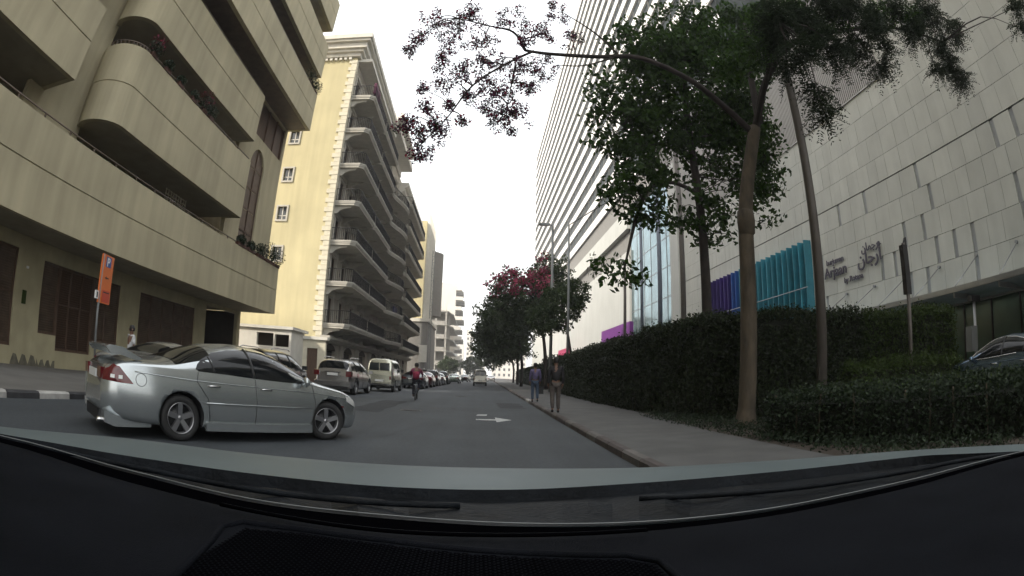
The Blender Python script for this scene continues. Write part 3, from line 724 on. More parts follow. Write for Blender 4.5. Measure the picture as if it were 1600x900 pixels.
# lettering on the mall wall
def text(name, body, size, loc, parent, align='LEFT', thick=.03):
    cu = bpy.data.curves.new(name, 'FONT'); cu.body = body; cu.size = size; cu.extrude = thick; cu.align_x = align; cu.offset = size*.012
    o = bpy.data.objects.new(name, cu); C.objects.link(o)
    bpy.context.view_layer.update()
    me = bpy.data.meshes.new_from_object(o.evaluated_get(bpy.context.evaluated_depsgraph_get())); bpy.data.objects.remove(o)
    me.materials.clear(); me.materials.append(M['lettering'])
    q = bpy.data.objects.new(name, me); C.objects.link(q); q.location = loc; q.parent = parent; q['kind'] = 'stuff'
    q.matrix_basis = Matrix.Translation(loc) @ Matrix(((0,0,-1,0),(-1,0,0,0),(0,1,0,0),(0,0,0,1)))
    return q
SG = thing('wall_sign', 'dark bilingual raised lettering fixed to the pale mall cladding', 'sign', (17.86, 20, 0))
text('lettering', 'burjuman', .42, (0, 2.25, 6.78), SG, thick=.02); text('lettering', 'Arjaan', .78, (0, 2.5, 6.12), SG, thick=.025); text('lettering', 'by Rotana', .40, (0, .75, 5.62), SG, thick=.02)
text('lettering', '\uFEE5\uFE8E\uFEE4\uFE9F\uFEAE\uFE91', .55, (0, -.9, 6.82), SG, thick=.02); text('lettering', '\uFEE5\uFE8E\uFE9F\uFEAD\uFE83', .9, (0, -.5, 6.2), SG, thick=.025)

# ------------------------------------------------------------------ tower over the mall
TW = thing('office_tower', 'tall tower of bright white horizontal bands over dark glass above the mall', 'building', (0,0,0))
box('core', 'tower_glass', TW, 17.8, 46, 30, 173, 24.8, 76.2)
for k in range(17):
    z = 24.8+3.18*k
    box('white_band', 'tower_white', TW, 17.55, 17.79, 29.8, 172.8, z, z+1.28)
mb = MB()
for k in range(16):
    z = 24.8+3.18*k
    for j in range(48): mb.box(17.74, 17.79, 31+j*3-.06, 31+j*3+.06, z+1.29, z+3.17)
mb.build('mullions', 'mall_grey', TW, kind='stuff')

# ------------------------------------------------------------------ poles, lamps, signs
def pole_thing(name, label, cat, x, y, h, r0, r1, m, lean=(0,0), z0=.1, group=None, parts=None):
    t = thing(name, label, cat, (x, y, z0), 0, group)
    MB().tube([(0,0,0),(lean[0]*.5,lean[1]*.5,h*.5),(lean[0],lean[1],h)], [r0,(r0+r1)/2,r1], 12).build('pole', m, t)
    if parts: parts(t, h)
    return t
def brown_base(t, h):
    MB().lathe([(.0,0),(.2,0),(.2,.02),(.13,.05),(.12,.35),(.0,.36)], 'z', 12).build('base', 'pole_brown', t)
    MB().box(-.115,-.10,-.05,.05,.9,1.25).build('hatch', 'pole_brown', t)
pole_thing('lamp_post', 'thick brown street lamp post rising from the low hedge beside the near trees', 'lamp post', 7.05, 9.1, 13, .125, .09, 'pole_brown', parts=brown_base)
def lamp_head(t, h):
    MB().tube([(0,0,h-.05),(-.25,0,h+.02)], .045, 8).build('arm', 'pole_grey', t)
    b = MB(); b.prism([(-1.15,-.16),(-.95,-.2),(-.3,-.16),(-.2,0),(-.3,.16),(-.95,.2),(-1.15,.16)], h-.06, h+.1)
    hd = b.build('lamp_head', 'pole_grey', t); box('lens', 'lamp_clear', hd, -1.0, -.4, -.12, .12, h-.09, h-.062)
pole_thing('lamp_post', 'grey street lamp with its head turned left over the road', 'lamp post', 5.55, 40.7, 13.2, .14, .09, 'pole_grey', parts=lamp_head)
def long_arm(t, h):
    MB().tube([(0,0,h-.05),(1.3,-4.6,h+.02),(2.1,-7.6,h-.15)], .04, 6).build('arm', 'pole_grey', t)
    MB().tube([(2.05,-7.5,h-.16),(2.45,-9.1,h-.25)], .09, 6).build('lamp_head', 'pole_grey', t)
pole_thing('lamp_post', 'slim grey lamp post with one long arm reaching right toward the mall', 'lamp post', 5.95, 35.3, 11.7, .10, .06, 'pole_grey', parts=long_arm)
for (x, y, h, r, m, lb) in ((10.5,37.3,9.6,.12,'pole_brown','short brown pole farthest left of the row before the glass curtain'),(11,34.7,13,.12,'pole_blue','bluish pole second from left in the row before the glass curtain'),
        (11,30.9,14,.15,'pole_blue','bluish brown pole before the right edge of the glass curtain'),(11,27.0,15,.16,'pole_brown','thick brown pole before the white pier, nearest the leafy tree')):
    pole_thing('pole', lb, 'pole', x, y, h, r, r*.85, m, group='poles standing before the glass curtain', parts=lambda t, h: MB().lathe([(0,0),(.25,0),(.25,.03),(.0,.05)], 'z', 10).build('base_plate', 'steel', t))
def narrow_sign(t, h):
    MB().box(-.10,.10,-.06,.10,h-1.3,h-.05).build('sign_box', 'iron', t); MB().prism([(.0,h-.05),(.1,h-.05),(.1,h+.16)], -.05, .05, axis=1).build('bracket', 'iron', t)
pole_thing('sign_post', 'dark post with a narrow black sign box seen almost edge-on before the mall', 'sign', 10.35, 9.2, 4.2, .06, .055, 'pole_brown', parts=narrow_sign)
t = pole_thing('canopy_post', 'slim pale post with a grey box under the mall canopy above the blue car', 'post', 15.6, 10.3, 3.1, .07, .06, 'steel')
box('control_box', 'pole_grey', t, -.5, -.08, -.15, .15, 1.4, 2.2); box('spotlight', 'iron', t, -.3, .35, -.1, .1, 3.0, 3.2)
# parking sign on the left pavement
t = thing('parking_sign', 'orange parking sign with a blue P panel on a thin grey pole', 'sign', (-8.6, 9.15, .13), R(8))
MB().tube([(0,0,0),(0,0,3.05)], .03, 8).build('pole', 'pole_grey', t)
bd = MB().box(-.02,.02,-.06,.5,1.95,3.05).build('board', 'sign_orange', t)
box('red_panel', 'sign_red', bd, .021, .026, .1, .46, 1.98, 2.25); box('blue_panel', 'sign_blue', bd, .021, .026, .12, .36, 2.78, 3.01)
def flat_text(name, body, size, M4, parent, m):
    cu = bpy.data.curves.new(name, 'FONT'); cu.body = body; cu.size = size; cu.extrude = .002; cu.offset = size*.02
    o = bpy.data.objects.new(name, cu); C.objects.link(o); bpy.context.view_layer.update()
    me = bpy.data.meshes.new_from_object(o.evaluated_get(bpy.context.evaluated_depsgraph_get())); bpy.data.objects.remove(o)
    me.materials.clear(); me.materials.append(M[m]); q = bpy.data.objects.new(name, me); C.objects.link(q); q.parent = parent; q.matrix_basis = M4; return q
Wy = Matrix(((0,0,1,0),(1,0,0,0),(0,1,0,0),(0,0,0,1)))     # writes along +y, faces +x
flat_text('letter', 'P', .27, Matrix.Translation((.028,.155,2.80)) @ Wy, bd, 'sign_white')
MB().prism([(.15,2.53),(.22,2.50),(.22,2.52),(.33,2.52),(.33,2.545),(.22,2.545),(.22,2.57)], .021, .025, axis=0).build('arrow', 'iron', bd)
MB().box(.027,.029,.13,.43,2.19,2.215).build('line', 'iron', bd)
box('small_plate', 'sign_white', bd, -.01, .03, -.2, -.07, 2.02, 2.2); box('mark', 'iron', bd, .031, .034, -.16, -.11, 2.05, 2.17)

# ------------------------------------------------------------------ vehicles: one lofted body builder for all kinds
def interp(tab, x):
    xs, vs2 = zip(*tab); t = np.interp(x, xs, vs2)
    return float(t)
def smooth(tab, n=90):
    xs = np.linspace(tab[0][0], tab[-1][0], n); v = np.interp(xs, *zip(*tab))
    for _ in range(3): v[1:-1] = (v[:-2]+2*v[1:-1]+v[2:])/4
    return list(zip(xs, v))
class Car:
    def __init__(s, top, belt, sill, width, n=2.7, lean=.16, endcurve=.075):
        s.top, s.belt, s.sill, s.w = smooth(top), smooth(belt, 60), smooth(sill, 60), smooth(width)
        s.n, s.lean, s.x0, s.x1, s.ec = n, lean, top[0][0], top[-1][0], endcurve
    def wy(s, x, z):
        """half width of the body skin at station x and height z"""
        w = interp(s.w, x); zb = interp(s.belt, x); z0 = interp(s.sill, x); zt = max(interp(s.top, x), zb+.03)
        if z <= zb:
            t = (z-z0)/(zb-z0); return w*(1-.055*max(0,(.45-t)/.45)**2-.045*max(0,(t-.45)/.55)**1.6)
        q = min(1., (z-zb)/(zt-zb)); return w*.955*(1-s.lean*(z-zb)/.5)*(1-q**s.n)**(1/s.n)
    def section(s, x, nl=9, nu=13):
        zb = interp(s.belt, x); z0 = interp(s.sill, x); zt = max(interp(s.top, x), zb+.03); pts = []
        for i in range(nl): z = z0+(zb-z0)*i/nl; pts.append((s.wy(x, z), z))
        for i in range(nu+1):
            a = (math.pi/2)*i/nu; z = zb+(zt-zb)*math.sin(a)**(2/s.n)
            y = interp(s.w, x)*.955*(1-s.lean*(z-zb)/.5)*max(0, math.cos(a))**(2/s.n); pts.append((y, z))
        return pts
    def bulge(s, x, z):
        L = s.x1-s.x0; d0, d1 = x-s.x0, s.x1-x; zz = (z-.55)/.45; k = s.ec*(1-zz*zz)
        f0 = max(0, 1-d0/.35); f1 = max(0, 1-d1/.35); return x-k*f0+k*f1
    def body(s, nx=74):
        m = MB(); xs = [s.x0+(s.x1-s.x0)*(.5-.5*math.cos(math.pi*(.06+.88*i/(nx-1)))-.0089)/(1-.0178) for i in range(nx)]
        xs[0], xs[-1] = s.x0, s.x1; rings = []
        for x in xs:
            h = s.section(x); ring = [(y, z) for y, z in h]+[(-y, z) for y, z in reversed(h[:-1])]; rings.append([(s.bulge(x, z), y, z) for y, z in ring])
        n = len(rings[0]); vs = [p for r in rings for p in r]
        fs = [(i*n+k, (i+1)*n+k, (i+1)*n+(k+1)%n, i*n+(k+1)%n) for i in range(nx-1) for k in range(n)]
        m.add(vs, fs, 0, True); b = (nx-1)*n
        m.f += [tuple(range(n)), tuple(reversed(range(b, b+n)))]; m.m += [0,0]; m.sm += [False,False]
        return m
    def side(s, poly, off, sgn, cuts=3, zero=0.):
        """a trimmed piece of skin: an outline in side view (x,z) laid on the body, off metres proud"""
        bm = bmesh.new(); vv = [bm.verts.new((x, 0, z)) for x, z in poly]
        tri = tessellate_polygon([[Vector((x, z, 0)) for x, z in poly]])
        for t in tri:
            try: bm.faces.new([vv[i] for i in t])
            except ValueError: pass
        for _ in range(cuts): bmesh.ops.subdivide_edges(bm, edges=[e for e in bm.edges if e.calc_length() > .09], cuts=1, use_grid_fill=False); bmesh.ops.triangulate(bm, faces=bm.faces)
        for v in bm.verts: x, z = v.co.x, v.co.z; v.co = (s.bulge(x, z), sgn*(s.wy(x, z)+off), z)
        for f in bm.faces: f.smooth = True
        me = bpy.data.meshes.new('skin_patch'); bmesh.ops.recalc_face_normals(bm, faces=bm.faces); bm.to_mesh(me); bm.free(); return me
    def deck(s, xa, xb, wa, wb, off, nx=10, ny=10):
        """a patch across the top (windscreen, rear window): from xa to xb, half widths wa, wb as a share of the section angle"""
        vs, fs = [], []
        for i in range(nx+1):
            x = xa+(xb-xa)*i/nx; zb = interp(s.belt, x); zt = max(interp(s.top, x), zb+.03); f = wa+(wb-wa)*i/nx
            for k in range(ny+1):
                t = -1+2*k/ny; a = math.pi/2-t*f; ca = math.cos(a); z = zb+(zt-zb)*abs(math.sin(a))**(2/s.n)
                y = math.copysign(interp(s.w, x)*.955*(1-s.lean*(z-zb)/.5)*abs(ca)**(2/s.n), ca)
                dz = (interp(s.top, x+.02)-interp(s.top, x-.02))/.04; nrm = Vector((-dz, 0, 1)).normalized()
                vs.append((x+nrm.x*off, y*(1+off*.3), z+nrm.z*off))
        fs = [(i*(ny+1)+k, i*(ny+1)+k+1, (i+1)*(ny+1)+k+1, (i+1)*(ny+1)+k) for i in range(nx) for k in range(ny)]
        return MB().add(vs, fs, 0, True)
def boolean_arches(me, axles, r, w_in, w_out):
    o = bpy.data.objects.new('tmp', me); C.objects.link(o); cuts = []
    for ax in axles:
        for sg in (1, -1):
            c = MB(); c.lathe([(0,0),(r,0),(r,w_out-w_in),(0,w_out-w_in)], 'y', 28, (ax, w_in if sg > 0 else -w_out, r*.92), smooth=True)
            q = c.build('cut', 'black_plastic'); cuts.append(q)
            md = o.modifiers.new('b', 'BOOLEAN'); md.object = q; md.operation = 'DIFFERENCE'; md.solver = 'EXACT'
            try: md.material_mode = 'TRANSFER'
            except Exception: pass
    bpy.context.view_layer.update()
    r_ = bpy.data.meshes.new_from_object(o.evaluated_get(bpy.context.evaluated_depsgraph_get()))
    for q in cuts+[o]: bpy.data.objects.remove(q)
    return r_
def wheel_meshes(r, w, spokes=5):
    ty = MB(); ty.lathe([(r*.66,-w/2+.01),(r*.9,-w/2),(r*.985,-w/2+.03),(r,-w/4),(r,w/4),(r*.985,w/2-.03),(r*.9,w/2),(r*.66,w/2-.01),(r*.62,0),(r*.66,-w/2+.01)], 'y', 32)
    ty = ty.mesh('tyre_mesh'); ty.materials.append(M['rubber'])
    rm = MB(); rm.lathe([(r*.66,.02),(r*.685,w/2-.015),(r*.665,w/2),(r*.63,w/2-.03),(r*.60,.0)], 'y', 32)
    rm.lathe([(0,w/2-.035),(r*.13,w/2-.035),(r*.15,w/2-.06),(.0,w/2-.07)], 'y', 16)
    for k in range(spokes):
        a = 2*math.pi*k/spokes+.3; ca, sa = math.cos(a), math.sin(a)
        def P(rad, tw, y): return (ca*rad-sa*tw, y, sa*rad+ca*tw)
        s0, s1 = r*.15, r*.1
        v = [P(r*.1,-s0*.7,w/2-.035),P(r*.1,s0*.7,w/2-.035),P(r*.64,s1*1.25,w/2-.02),P(r*.64,-s1*1.25,w/2-.02),P(r*.1,-s0*.7,w/2-.1),P(r*.1,s0*.7,w/2-.1),P(r*.64,s1*1.25,w/2-.08),P(r*.64,-s1*1.25,w/2-.08)]
        rm.add(v, [(0,1,2,3),(7,6,5,4),(0,4,5,1),(1,5,6,2),(2,6,7,3),(3,7,4,0)])
    rm = rm.mesh('rim_mesh'); rm.materials.append(M['rim_metal'])
    bk = MB().lathe([(0,w*.12),(r*.62,w*.12),(r*.62,-.05),(0,-.05)], 'y', 20).mesh('brake_mesh'); bk.materials.append(M['black_plastic'])
    return ty, rm, bk
def put_wheel(t, wm, x, y, z, steer=0.):
    ty = link('wheel', wm[0], None, t); ty.location = (x, y, z); ty.rotation_euler = (0, 0, steer+(math.pi if y < 0 else 0))
    a = link('rim', wm[1], None, ty); b = link('brake_drum', wm[2], None, ty)
def finish(t, car, axles, rw, ww, colour, spokes=5, steer=0., track=None, detail=True):
    me = car.body(74 if detail else 40).mesh('body'); me.materials.append(M['car_paint']); me.materials.append(M['black_plastic'])
    me = boolean_arches(me, axles, rw*1.13, .55, 1.3)
    body = link('body', me, None, t, color=colour)
    if len(me.materials) == 0: me.materials.append(M['car_paint'])
    wm = wheel_meshes(rw, ww, spokes)
    for i, ax in enumerate(axles):
        for sg in (1, -1): put_wheel(t, wm, ax, sg*((track or .76)), rw, steer if i else 0)
    u = MB().box(axles[0]-.3, axles[-1]+.3, -.55, .55, .2, .5); u.build('underbody', 'black_plastic', t)
    return body
def part_side(t, car, name, m, poly, off=.006, sides=(1,-1), color=None, cuts=3):
    for sg in sides: link(name, car.side(poly, off, sg, cuts), m, t, color=color)
def line_side(t, car, name, pts, m='black_plastic', r=.006, sides=(1,-1), off=.002):
    for sg in sides:
        P = []
        for a, b in zip(pts[:-1], pts[1:]):
            for i in range(6): k = i/6; x = a[0]+(b[0]-a[0])*k; z = a[1]+(b[1]-a[1])*k; P.append((car.bulge(x,z), sg*(car.wy(x,z)+off), z))
        x, z = pts[-1]; P.append((car.bulge(x,z), sg*(car.wy(x,z)+off), z))
        MB().tube(P, r, 5).build(name, m, t)

SEDAN = dict(
 top=[(-2.42,.93),(-2.33,1.03),(-2.0,1.07),(-1.55,1.09),(-1.3,1.14),(-.95,1.29),(-.55,1.40),(-.1,1.445),(.3,1.42),(.6,1.345),(.98,1.15),(1.26,1.0),(1.55,.93),(1.98,.85),(2.2,.74),(2.32,.60)],
 belt=[(-2.42,.86),(-2.3,.96),(-1.6,.985),(-.6,.96),(.5,.90),(1.3,.86),(1.85,.78),(2.15,.66),(2.32,.53)],
 sill=[(-2.42,.34),(-2.2,.25),(-1.7,.22),(1.9,.2),(2.2,.2),(2.32,.26)],
 width=[(-2.42,.64),(-2.37,.745),(-2.22,.845),(-1.7,.905),(-.8,.93),(.6,.93),(1.5,.915),(1.95,.885),(2.13,.80),(2.24,.70),(2.32,.58)])
SGLASS = [(-1.02,1.02),(-.98,1.09),(-.85,1.19),(-.66,1.27),(-.35,1.335),(.05,1.37),(.35,1.345),(.62,1.25),(.92,1.08),(1.07,.96),(.9,.925),(.3,.945),(-.5,.985),(-.96,.995)]
def sedan(label, loc, rz, colour, group=None, spoiler=False, steer=0., detail=True, name='sedan', scale=1., cat='car', trim=False):
    t = thing(name, label, cat, loc, rz, group); car = Car(**SEDAN); axles = (-1.25, 1.51)
    body = finish(t, car, axles, .325, .215, colour, steer=steer, detail=detail)
    part_side(t, car, 'side_window', 'glass_tint', SGLASS, .005)
    car.deck(-1.34,-.72,1.18,1.12,.006).build('rear_window', 'glass_tint', t)
    car.deck(.50,1.2,1.12,1.22,.006).build('windscreen', 'glass_tint', t)
    tl = [(-2.41,.95),(-2.30,.965),(-2.22,.94),(-2.02,.735),(-2.2,.735),(-2.41,.745)]
    part_side(t, car, 'tail_light', 'lamp_red', tl, .008, cuts=3)
    for sg in (1,-1):
        MB().prism([(.36,.76),(.63,.755),(.64,.90),(.42,.91)] if sg > 0 else [(-.36,.76),(-.42,.91),(-.64,.90),(-.63,.755)], -2.495, -2.40, axis=0).build('tail_light', 'lamp_red', t)
        hl = [(2.28,.60),(2.1,.70),(1.9,.75),(1.92,.66),(2.1,.58),(2.27,.54)]
    part_side(t, car, 'headlight', 'lamp_clear', hl, .008)
    if detail:
        for x in (-2.3,-2.2):
            part_side(t, car, 'reversing_lamp', 'lamp_clear', [(x-.025,.785),(x+.025,.785),(x+.025,.83),(x-.025,.83)], .012, sides=(-1,), cuts=1)
    box('number_plate', 'plate_white', t, -2.50, -2.475, -.26, .26, .74, .85)
    box('grille', 'black_plastic', t, 2.31, 2.365, -.34, .34, .45, .58); box('bumper_vent', 'black_plastic', t, 2.32, 2.37, -.5, .5, .24, .36)
    if detail:
        line_side(t, car, 'door_seam', [(1.15,.90),(1.2,.6),(1.12,.27)]); line_side(t, car, 'door_seam', [(.02,.945),(.04,.6),(.02,.25)])
        line_side(t, car, 'door_seam', [(-.98,.99),(-1.0,.85),(-.82,.62),(-.78,.3)]); line_side(t, car, 'window_pillar', [(.0,.96),(-.02,1.37)], 'black_plastic', .022, off=.004)
        line_side(t, car, 'window_pillar', [(-.70,1.0),(-.76,1.20)], 'black_plastic', .014, off=.004)
        line_side(t, car, 'rub_strip', [(-.85,.565),(1.1,.545)], 'car_paint', .012); line_side(t, car, 'shoulder_line', [(-2.0,.90),(-1,.86),(0,.835),(1.2,.79),(2.0,.70)], 'car_paint', .008)
        for o in t.children:
            if o.name.startswith(('rub_strip','shoulder_line')): o.color = (*colour, 1)
        for x in (-.72, .22):
            for sg in (1,-1):
                y = sg*(car.wy(x,.80)+.018); h = MB().tube([(x-.1,y-sg*.012,.80),(x-.06,y+sg*.008,.805),(x+.06,y+sg*.008,.805),(x+.1,y-sg*.012,.80)], .014, 6).build('door_handle', 'chrome', t, color=colour)
        sk = [(-.82,.22),(1.1,.2),(1.1,.31),(-.82,.33)]
        for sg in (1,-1):
            MB().prism([(-.85,.17),(1.12,.15),(1.12,.27),(-.85,.29)], sg*.86, sg*.935, axis=1).build('side_skirt', 'car_paint', t, color=colour)
            mb = MB(); mb.lathe([(.0,0),(.07,.0),(.08,.04),(.05,.09),(.0,.1)], 'x', 10, (.90, sg*.985, .955)); mb.tube([(.93,sg*.86,.92),(.95,sg*.95,.94)], .02, 5)
            mb.build('mirror', 'car_paint', t, color=colour)
        MB().prism([(-2.47,.36),(-2.47,.20),(-2.3,.15),(-1.72,.17),(-1.72,.3),(-2.3,.3)], -.80, .80, axis=1).build('rear_skirt', 'car_paint', t, color=colour)
        box('valence', 'black_plastic', t, -2.5, -2.46, -.45, .45, .17, .33)
        MB().lathe([(.0,.0),(.035,.0),(.04,-.12),(.03,-.12),(.028,-.02)], 'x', 12, (-2.42,-.55,.2)).build('exhaust', 'chrome', t)
        cap = MB(); cy, cz, rr = -1.9, .80, .085
        line = [(cy+rr*math.cos(a), cz+rr*math.sin(a)) for a in [i*math.pi/6 for i in range(13)]]
        line_side(t, car, 'fuel_cap', line, 'black_plastic', .004, sides=(-1,)); line_side(t, car, 'boot_seam', [(-2.3,.97),(-2.35,.8)], sides=(1,-1))
        box('indicator', 'lamp_red', t, 1.78, 1.83, -car.wy(1.8,.55)-.006, -car.wy(1.8,.55)+.004, .56, .58)
    if trim:
        line_side(t, car, 'window_trim', [(1.09,.95)]+SGLASS[::-1][:0]+[(.92,1.09),(.62,1.26),(.35,1.355),(.05,1.38),(-.35,1.345),(-.66,1.28),(-.85,1.2),(-1.0,1.08)], 'chrome', .014, off=.006); line_side(t, car, 'window_trim', [(.85,.93),(.3,.945),(-.5,.98)], 'chrome', .016, off=.008)
    if spoiler:
        sp = MB(); pr = [(-2.44,1.185),(-2.38,1.205),(-2.2,1.20),(-2.08,1.175),(-2.2,1.17),(-2.38,1.172)]
        sp.prism(pr, -.74, .74, axis=1)
        for sg in (1,-1): sp.prism([(-2.44,1.165),(-2.38,1.207),(-2.2,1.20),(-1.98,1.12),(-1.84,1.065),(-1.95,1.04),(-2.15,1.085),(-2.36,1.10)], sg*.68, sg*.745, axis=1)
        sp.build('spoiler', 'car_paint', t, color=colour)
    return t
SUVP = dict(
 top=[(-2.36,1.18),(-2.3,1.32),(-2.1,1.57),(-1.85,1.66),(-1.2,1.69),(-.2,1.70),(.4,1.66),(.85,1.48),(1.25,1.2),(1.5,1.11),(1.9,1.06),(2.2,.97),(2.36,.80)],
 belt=[(-2.36,1.06),(-1.2,1.08),(.6,1.04),(1.4,1.0),(2.0,.93),(2.25,.85),(2.36,.74)],
 sill=[(-2.36,.38),(-2.1,.3),(1.9,.28),(2.36,.34)],
 width=[(-2.36,.78),(-2.3,.85),(-2.1,.92),(-1,.95),(.8,.95),(1.7,.93),(2.1,.86),(2.28,.75),(2.36,.64)], n=3.6, lean=.13, endcurve=.03)
def suv(label, loc, rz, colour, group=None, detail=True, rack=True):
    t = thing('suv', label, 'car', loc, rz, group); car = Car(**SUVP)
    finish(t, car, (-1.38,1.42), .37, .24, colour, track=.80, detail=detail)
    part_side(t, car, 'side_window', 'glass_tint', [(-2.05,1.13),(-1.98,1.42),(-1.7,1.52),(-.2,1.57),(.45,1.52),(.85,1.35),(1.12,1.12),(1.0,1.075),(-1.5,1.12)], .006)
    car.deck(-2.33,-2.06,1.1,1.05,.006).build('rear_window', 'glass_tint', t); car.deck(.62,1.34,1.05,1.15,.006).build('windscreen', 'glass_tint', t)
    for x0 in (-.15,-1.25): line_side(t, car, 'window_pillar', [(x0,1.1),(x0-.06,1.56)], 'black_plastic', .03, off=.004)
    for sg in (1,-1):
        MB().prism([(-2.42,.86),(-2.42,1.09),(-2.3,1.11),(-2.14,1.06),(-2.16,.9)], sg*.66, sg*.93, axis=1).build('tail_light', 'lamp_red', t)
        part_side(t, car, 'headlight', 'lamp_clear', [(2.33,.76),(2.2,.88),(1.95,.93),(1.98,.8),(2.2,.72)], .008, sides=(sg,))
        mb = MB(); mb.box(.98,1.12,sg*.97,sg*1.16,1.04,1.2); mb.build('mirror', 'car_paint', t, color=colour)
        if rack: MB().tube([(-1.7,sg*.66,1.69),(-1.5,sg*.66,1.75),(.0,sg*.66,1.76),(.2,sg*.66,1.71)], .02, 6).build('roof_rail', 'chrome', t)
        if detail: line_side(t, car, 'door_seam', [(-.15,1.08),(-.12,.6),(-.15,.34)], sides=(sg,)); line_side(t, car, 'door_seam', [(1.05,1.05),(1.08,.7),(.98,.34)], sides=(sg,)); line_side(t, car, 'door_seam', [(-1.25,1.1),(-1.2,.8),(-.98,.5)], sides=(sg,))
    box('number_plate', 'plate_white', t, -2.42, -2.39, -.26, .26, .88, 1.0); box('plate_trim', 'chrome', t, -2.425, -2.385, -.4, .4, 1.03, 1.06)
    MB().prism([(-2.46,.34),(-2.46,.6),(-2.36,.66),(-2.0,.62),(-2.0,.34)], -.88, .88, axis=1).build('bumper', 'car_paint' if colour[0] > .1 else 'black_plastic', t, color=colour)
    box('bumper_trim', 'black_plastic', t, -2.47, -2.1, -.8, .8, .26, .4); box('grille', 'black_plastic', t, 2.36, 2.43, -.45, .45, .45, .75)
    return t
# the silver saloon turning in front of the camera
def heading(dx, dy): return math.atan2(dy, dx)
_h = heading(1.58, 2.26); _f = Vector((math.cos(_h), math.sin(_h))); _l = Vector((-_f.y, _f.x))
_c = Vector((-4.03, 6.28))+_l*.86+_f*1.25
sedan('silver saloon car with a boot spoiler turning across the road in front', (_c.x, _c.y, 0), _h, (.44,.47,.475), spoiler=True, steer=R(-14), name='silver_car')
sedan('white car parked by the left kerb, mostly hidden behind the silver saloon', (-7.75+.0, 11.4, 0), R(90), (.62,.62,.6), name='white_car')
suv('black estate car with roof rails parked beyond the silver saloon', (-7.95, 19.3, 0), R(90), (.012,.013,.016))
suv('silver four-wheel-drive car parked before the pale old van, seen from behind', (-6.62, 26.3, 0), R(88.5), (.36,.35,.34))

def boxvan(name, label, loc, rz, colour, L=4.4, W=1.7, H=1.95, old=True, cat='van'):
    t = thing(name, label, cat, loc, rz); h = L/2
    if old:
        P = dict(top=[(-h,1.3),(-h+.08,1.6),(-h+.22,H-.03),(0,H),(.45,H-.02),(.75,H-.12),(1.0,1.42),(1.15,1.2),(1.6,1.12),(h-.15,1.0),(h,.75)],
                 belt=[(-h,1.12),(.9,1.12),(1.3,1.04),(h,.68)], sill=[(-h,.36),(h,.34)], width=[(-h,W*.43),(-h+.1,W*.47),(-h+.4,W*.5),(1.0,W*.5),(1.3,W*.46),(h-.2,W*.44),(h,W*.36)], n=5, lean=.06, endcurve=.02)
    else:
        P = dict(top=[(-h,1.5),(-h+.1,H-.1),(-h+.3,H),(h-.9,H),(h-.5,H-.1),(h-.1,1.3),(h,1.0)], belt=[(-h,1.15),(h-.4,1.12),(h,.9)], sill=[(-h,.36),(h,.34)],
                 width=[(-h,W*.46),(-h+.1,W*.49),(h-.4,W*.5),(h,W*.42)], n=5, lean=.05, endcurve=.02)
    car = Car(**P); finish(t, car, (-h+.85, h-.75), .33, .19, colour, track=W/2-.12, detail=False, spokes=8)
    w = W*.36
    f = MB().prism([(-w,1.28),(w,1.28),(w*.96,H-.28),(-w*.96,H-.28)], -h-.035, -h+.1, axis=0).build('rear_window', 'glass_dark', t)
    box('window_divider', 'car_paint', t, -h-.045, -h+.05, -.03, .03, 1.26, H-.26, color=colour)
    part_side(t, car, 'side_window', 'glass_dark', [(-h+.35,1.24),(-h+.38,H-.3),(-.35,H-.26),(-.35,1.24)], .006); part_side(t, car, 'side_window', 'glass_dark', [(-.2,1.24),(-.2,H-.26),(.5,H-.28),(.85,1.24)] if old else [(-.2,1.24),(-.2,H-.26),(h-.75,H-.28),(h-.45,1.24)], .006)
    car.deck(.62 if old else h-.6, .98 if old else h-.16, 1.2, 1.2, .006).build('windscreen', 'glass_dark', t)
    for sg in (1,-1):
        MB().box(-h-.04,-h+.03,sg*W*.36,sg*W*.42,.75,.95).build('tail_light', 'lamp_red', t); MB().lathe([(0,0),(.1,0),(.1,-.05),(0,-.05)], 'x', 14, (h+.05,sg*W*.3,.75)).build('headlight', 'lamp_clear', t)
        MB().box(h-1.35 if old else h-.4, h-1.2 if old else h-.3, sg*W*.5, sg*W*.6,1.2,1.4).build('mirror', 'black_plastic', t)
    box('bumper', 'chrome' if old else 'black_plastic', t, -h-.09, -h+.0, -W*.45, W*.45, .38, .5); box('bumper', 'chrome' if old else 'black_plastic', t, h-.02, h+.09, -W*.42, W*.42, .36, .48)
    box('number_plate', 'plate_white', t, -h-.05, -h-.02, -.25, .25, .62, .73); line_side(t, car, 'door_seam', [(-.3,1.2),(-.3,.4)])
    return t
boxvan('old_van', 'pale cream old-fashioned van parked after the silver four-wheel-drive car', (-5.75, 33.2, 0), R(90), (.46,.46,.38), H=2.0)
boxvan('minibus', 'beige-grey minibus driving away in the middle of the road far ahead', (.35, 67.5, 0), R(90), (.24,.23,.20), L=4.6, W=1.72, H=2.05, old=False)
G1 = 'cars parked in a row beyond the old van'
sedan('grey parked car right behind the cyclist, first of the row beyond the old van', (-5.0, 43.4, 0), R(89), (.10,.115,.13), G1, detail=False)
sedan('dark red parked car second in the row beyond the old van', (-4.85, 49.3, 0), R(89), (.13,.03,.035), G1, detail=False)
suv('tall black parked car in the middle of the far row', (-4.8, 55.6, 0), R(89), (.015,.014,.016), G1, detail=False)
sedan('silver parked car after the tall black one in the far row', (-4.6, 62, 0), R(89), (.42,.44,.45), G1, detail=False)
suv('dark green tall parked car near the far end of the row', (-4.5, 69, 0), R(89), (.03,.045,.05), G1, detail=False)
sedan('pale green car standing apart at the far end of the parked row', (-3.4, 80, 0), R(86), (.36,.42,.36), G1, detail=False)
